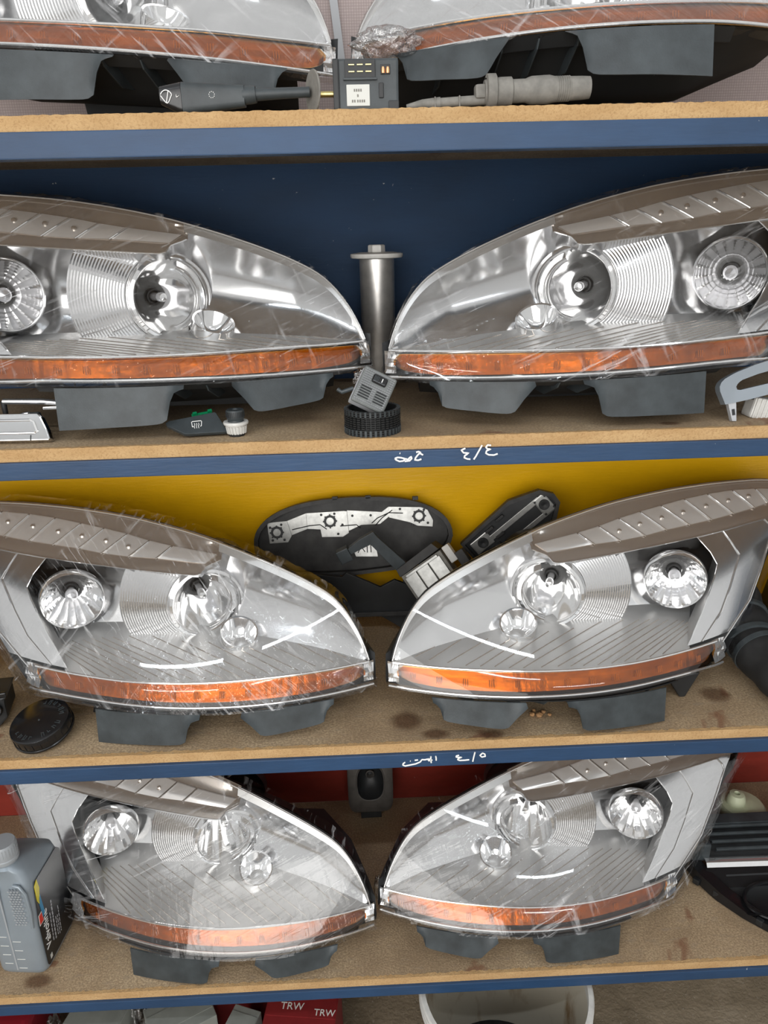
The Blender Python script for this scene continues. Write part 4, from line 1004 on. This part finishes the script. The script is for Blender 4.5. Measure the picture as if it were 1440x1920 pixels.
def oil_bottle():
    t = thing('oil_bottle', 'silver-grey motor oil bottle with black label beside the wrapped headlight', 'oil bottle', (-.694, .112, SH[3]), (0, 0, R_(-5)))
    W, D, H = .100, .130, .235       # narrow side faces the front
    n = 44
    def sec(w_, d_, z, p=.30, yc=0.0): return [(w_/2*math.copysign(abs(math.cos(a))**p, math.cos(a)), yc+d_/2*math.copysign(abs(math.sin(a))**p, math.sin(a)), z) for a in [2*math.pi*i/n for i in range(n)]]
    rows = [sec(W*.2, D*.2, .002), sec(W*.90, D*.93, 0), sec(W*.98, D*.98, .006), sec(W, D, .014), sec(W, D, .110), sec(W*.985, D*.98, .125), sec(W, D*.97, .140), sec(W*.99, D*.95, .200), sec(W*.93, D*.88, .224, .38), sec(W*.76, D*.66, .243, .5, -.012), sec(.056, .060, .254, .8, -.028), sec(.044, .044, .258, 1, -.032), sec(.042, .042, .268, 1, -.032)]
    part('body', MB().grid(rows, True), 'bottle_grey', t, True)
    cp = part('cap', MB().lathe([(.0235, .262), (.0245, .264), (.0245, .270), (.0235, .271), (.0235, .274), (.0240, .276), (.0235, .298), (.0220, .301), (0, .301)], (0, -.032, 0), (0, 0, 1), 36), 'bottle_cap', t, True, label='ribbed grey screw cap')
    gm = MB().box((.0238, 0, .287), (.0008, .0012, .018)).mesh('cap_rib', 'bottle_cap')
    for i in range(28): link('cap_rib', gm, cp, (0, -.032, 0), (0, 0, 2*math.pi*i/28))
    yf_ = -D/2
    # grip panel of raised dimples and the level scale on the narrow side
    mb = MB()
    for i in range(4):
        for j in range(15): mb.box((.012+.006*i+(.003 if j % 2 else 0), yf_+.0015, .132+.0058*j), (.0034, .004, .0034), roty(R_(45)))
    part('grip_dimples', mb, 'bottle_cap', t)['kind'] = 'stuff'
    part('grip_edge', MB().tube([(.040, yf_+.004, .120), (.043, yf_+.004, .160), (.042, yf_+.003, .205), (.032, yf_+.004, .222), (.020, yf_+.006, .222)], .003, 8), 'bottle_grey', t, True)
    part('seam', MB().box((-.008, yf_+.0008, .115), (.003, .003, .205)), 'bottle_cap', t)
    for j in range(8):
        part('level_mark', MB().box((-.008+(-.014 if j % 2 else .012), yf_+.0006, .018+.0115*j), (.016, .0022, .0012)), 'label_white', t)
    # printed label on the wide side
    x = W/2
    def side(poly, mat, name, d, par):
        return part(name, MB().prism(poly, 0, .0006, lambda a, b, c: (x+d+b, a*.68, c)), mat, par)
    lab = side([(-.082, .018), (-.074, .012), (.080, .012), (.085, .020), (.085, .200), (.070, .212), (-.060, .212), (-.068, .198), (-.082, .120)], 'label_black', 'label', -.0006, t)
    lab['label'] = 'black printed label'
    side([(-.066, .205), (-.050, .212), (-.046, .190), (-.060, .158), (-.067, .170)], 'logo_yellow', 'label_band', .0003, lab)
    side([(-.062, .168), (-.050, .176), (-.046, .128), (-.058, .124)], 'logo_blue', 'logo', .0003, lab)
    side([(-.077, .140), (-.060, .140), (-.058, .116), (-.080, .116)], 'label_white', 'logo', .0002, lab)
    side([(-.0755, .138), (-.0610, .138), (-.0595, .118), (-.0780, .118)], 'logo_red', 'logo', .0004, lab)
    me = text_mesh('Valvoline', .0235, 'white_paint', .0003)
    o = link('lettering', me, lab, (x+.0006, -.036, .090)); o.rotation_euler = (Matrix(((0, 0, 1), (1, 0, 0), (0, 1, 0))) @ Matrix.Rotation(R_(84), 3, 'Z')).to_euler()
    for yy, z0_, z1_, wd in ((-.021, .045, .105, .0040), (-.012, .040, .125, .0055), (-.003, .040, .085, .0030), (.003, .036, .080, .0028), (.009, .036, .090, .0028)):
        z = z0_
        while z < z1_:
            ln = random.uniform(.004, .010); part('fine_print', MB().box((x+.0004, yy+.10*(z-.07), z+ln/2), (.0004, wd*.6, ln)), 'light_grey', lab); z += ln+.0022
    side([(-.066, .020), (-.056, .020), (-.056, .030), (-.066, .030)], 'label_white', 'label_box', .0003, lab)
oil_bottle()

def grille():
    t = thing('grille_trim', 'black bumper grille piece with chrome strip at the right shelf edge', 'grille', (.705, .215, SH[3]+.002), (0, 0, R_(0)))
    # sloping slatted top, chrome strip, then a frame curving to the front
    def F(x, y, z): return (x, y, z)
    part('top_bar', MB().prism([(-.015, .080), (.34, .080), (.34, .066), (.0, .066)], .055, .085), 'black_plastic', t, False, .002)
    for i in range(4): part('slat', MB().box((.185, .052-.014*i, .074-.008*i), (.30-.01*i, .006, .009), rotx(R_(25))), 'black_plastic', t, False, .0015)
    part('slat_back', MB().grid([[(x, y, z) for x in (.0, .34)] for y, z in ((.075, .066), (.0, .030))]), 'black_deep', t)
    part('end_block', MB().prism([(-.016, .030), (.034, .030), (.034, .074), (-.012, .074)], .000, .056), 'black_plastic', t, False, .004)
    rows = [[(x, y-.02*((x-.03)/.3)*.3, z) for x in [lerp(.020, .34, i/12) for i in range(13)]] for y, z in ((.004, .036), (-.004, .040), (-.014, .038), (-.020, .030))]
    part('chrome_strip', MB().grid(rows), 'chrome', t, True, label='bright chrome strip')
    path = [(-.012, .045, .035), (-.016, .010, .032), (-.006, -.030, .026), (.022, -.080, .018), (.055, -.125, .012), (.095, -.165, .010), (.15, -.19, .010)]
    pts = []
    for i in range(len(path)-1):
        for k in range(5): pts.append(Vector(path[i]).lerp(Vector(path[i+1]), k/5))
    mb = MB(); rows = [[], [], [], []]
    for p in pts: rows[0].append((p.x-.004, p.y, p.z-.020 if p.z > .02 else 0)); rows[1].append((p.x, p.y, p.z+.004)); rows[2].append((p.x+.026, p.y+.012, p.z+.002)); rows[3].append((p.x+.042, p.y+.022, max(p.z-.022, .001)))
    part('side_frame', mb.grid(rows), 'black_gloss', t, True)
    part('inner_bowl', MB().grid([[(lerp(.055, .30, i/10), lerp(-.035, -.14, j/8), .004+.020*abs(2*j/8-1)**2) for i in range(11)] for j in range(9)]), 'black_deep', t, True)
    part('lower_lip', MB().grid([[(x, -.022-.012*k, .030-.006*k) for x in [lerp(.015, .34, i/10) for i in range(11)]] for k in range(4)]), 'black_gloss', t, True)
    part('inner_ring', MB().tube([(.14+.075*math.cos(a), -.105+.050*math.sin(a), .020) for a in [lerp(1.2, 5.0, i/20) for i in range(21)]], .004, 8), 'black_gloss', t, True)
    for i in range(5): part('edge_clip', MB().box((-.008+.028*i, -.035-.036*i, .010), (.014, .010, .014), rotz(R_(-50))), 'black_deep', t, False, .002)
grille()
def pale_cap():
    t = thing('filler_cap', 'pale greenish plastic cap with knob on a dark canister, right of the headlight', 'cap', (.872, .345, SH[3]))
    part('canister', MB().lathe([(0, 0), (.046, 0), (.050, .006), (.050, .030), (.046, .036)], (0, 0, 0), (0, 0, 1), 40), 'black_deep', t, True)
    part('cap', MB().lathe([(.050, .034), (.053, .038), (.053, .058), (.047, .066), (.030, .068), (.022, .070), (0, .070)], (0, 0, 0), (0, 0, 1), 40), 'pale_green', t, True)
    part('knob', MB().lathe([(.022, .066), (.020, .084), (.016, .092), (.007, .094), (.005, .089), (0, .088)], (-.014, .004, 0), (0, 0, 1), 28), 'pale_green', t, True)
    part('bump', MB().lathe([(.022, .060), (.020, .070), (.012, .076), (0, .078)], (.004, -.030, -.008), (0, 0, 1), 28), 'pale_green', t, True)
pale_cap()

# ------------------------------------------------------------------ below the lowest shelf
def bucket():
    t = thing('bucket', 'stained white plastic bucket with ribbed rim under the lowest shelf', 'bucket', (.252, .030, 0))
    R = .168; Hh = .330
    part('wall', MB().lathe([(0, .0), (R*.84, 0), (R*.86, .006), (R*.985, Hh-.004), (R*.975, Hh-.004), (R*.84, .010), (0, .008)], (0, 0, 0), (0, 0, 1), 64), 'bucket_white', t, True)
    for i, z in enumerate((Hh-.002, Hh-.016, Hh-.030)):
        part('rim_ring', MB().lathe([(R*.965, z-.002), (R*.97, z+.004), (R+.003, z+.004), (R+.006, z), (R+.005, z-.006), (R*.985, z-.007)], (0, 0, 0), (0, 0, 1), 64), 'white_plastic', t, True)
    part('residue', MB().lathe([(0, .012), (R*.80, .012), (R*.845, .03)], (0, 0, 0), (0, 0, 1), 40), 'dark_dusty', t, True)
bucket()
def carton(name, lab, c, sz, rz, tilt, texts, mat='carton_red'):
    t = thing(name, lab, 'carton', c, (R_(tilt), 0, R_(rz)))
    part('box', MB().box((0, 0, sz[2]/2), sz), mat, t, False, .0015)
    part('top_flap', MB().box((0, 0, sz[2]+.0006), (sz[0]*.96, sz[1]*.5, .0012)), mat, t)
    for tx, u, v, s, face in texts:
        me = text_mesh(tx, s, 'label_white', .0003)
        if face == 'top': link('lettering', me, t, (u, v, sz[2]+.0015), (0, 0, 0))
        else: link('lettering', me, t, (u, -sz[1]/2-.0006, v), (math.pi/2, 0, 0))
    return t
carton('carton', 'red parts carton lettered in white, right of the grey cartons under the shelf', (-.165, .080, 0), (.150, .105, .235), -7, 0, [('TRW', -.020, -.005, .022, 'top'), ('TRW', .050, -.015, .020, 'top')])
carton('carton', 'red parts carton standing behind the grey cartons under the shelf', (-.300, .160, 0), (.140, .055, .252), 4, 0, [('TRW', -.035, -.012, .020, 'top')])
carton('carton', 'plain grey carton tilted at the middle of the floor clutter', (-.418, .070, 0), (.13, .09, .245), 28, 0, [], 'carton_grey')
carton('carton', 'plain grey carton lying left in the floor clutter', (-.600, .085, 0), (.12, .10, .225), -14, 0, [], 'carton_grey')
carton('carton', 'small grey carton just left of the red lettered carton', (-.290, .060, 0), (.06, .06, .225), -20, 0, [], 'carton_grey')
def red_can():
    t = thing('red_canister', 'glossy red canister at the far left below the lowest shelf', 'canister', (-.818, .115, 0))
    part('body', MB().box((0, 0, .125), (.19, .13, .25)), 'red_plastic', t, False, .018, bseg=4)
    part('lid', MB().lathe([(.03, .248), (.03, .262), (.026, .266), (0, .266)], (-.05, 0, 0), (0, 0, 1), 28), 'black_deep', t, True)
red_can()
for c, s_, sd, lab in (((-.690, .075, .115), (.018, .04, .105), 21, 'crumpled clear bag beside the red canister on the floor'), ((-.516, .105, .125), (.016, .035, .115), 25, 'crumpled clear bag between the two plain grey cartons')):
    tag(crumpled(None, c, s_, sd, 'plastic_bag'), lab, 'plastic bag')
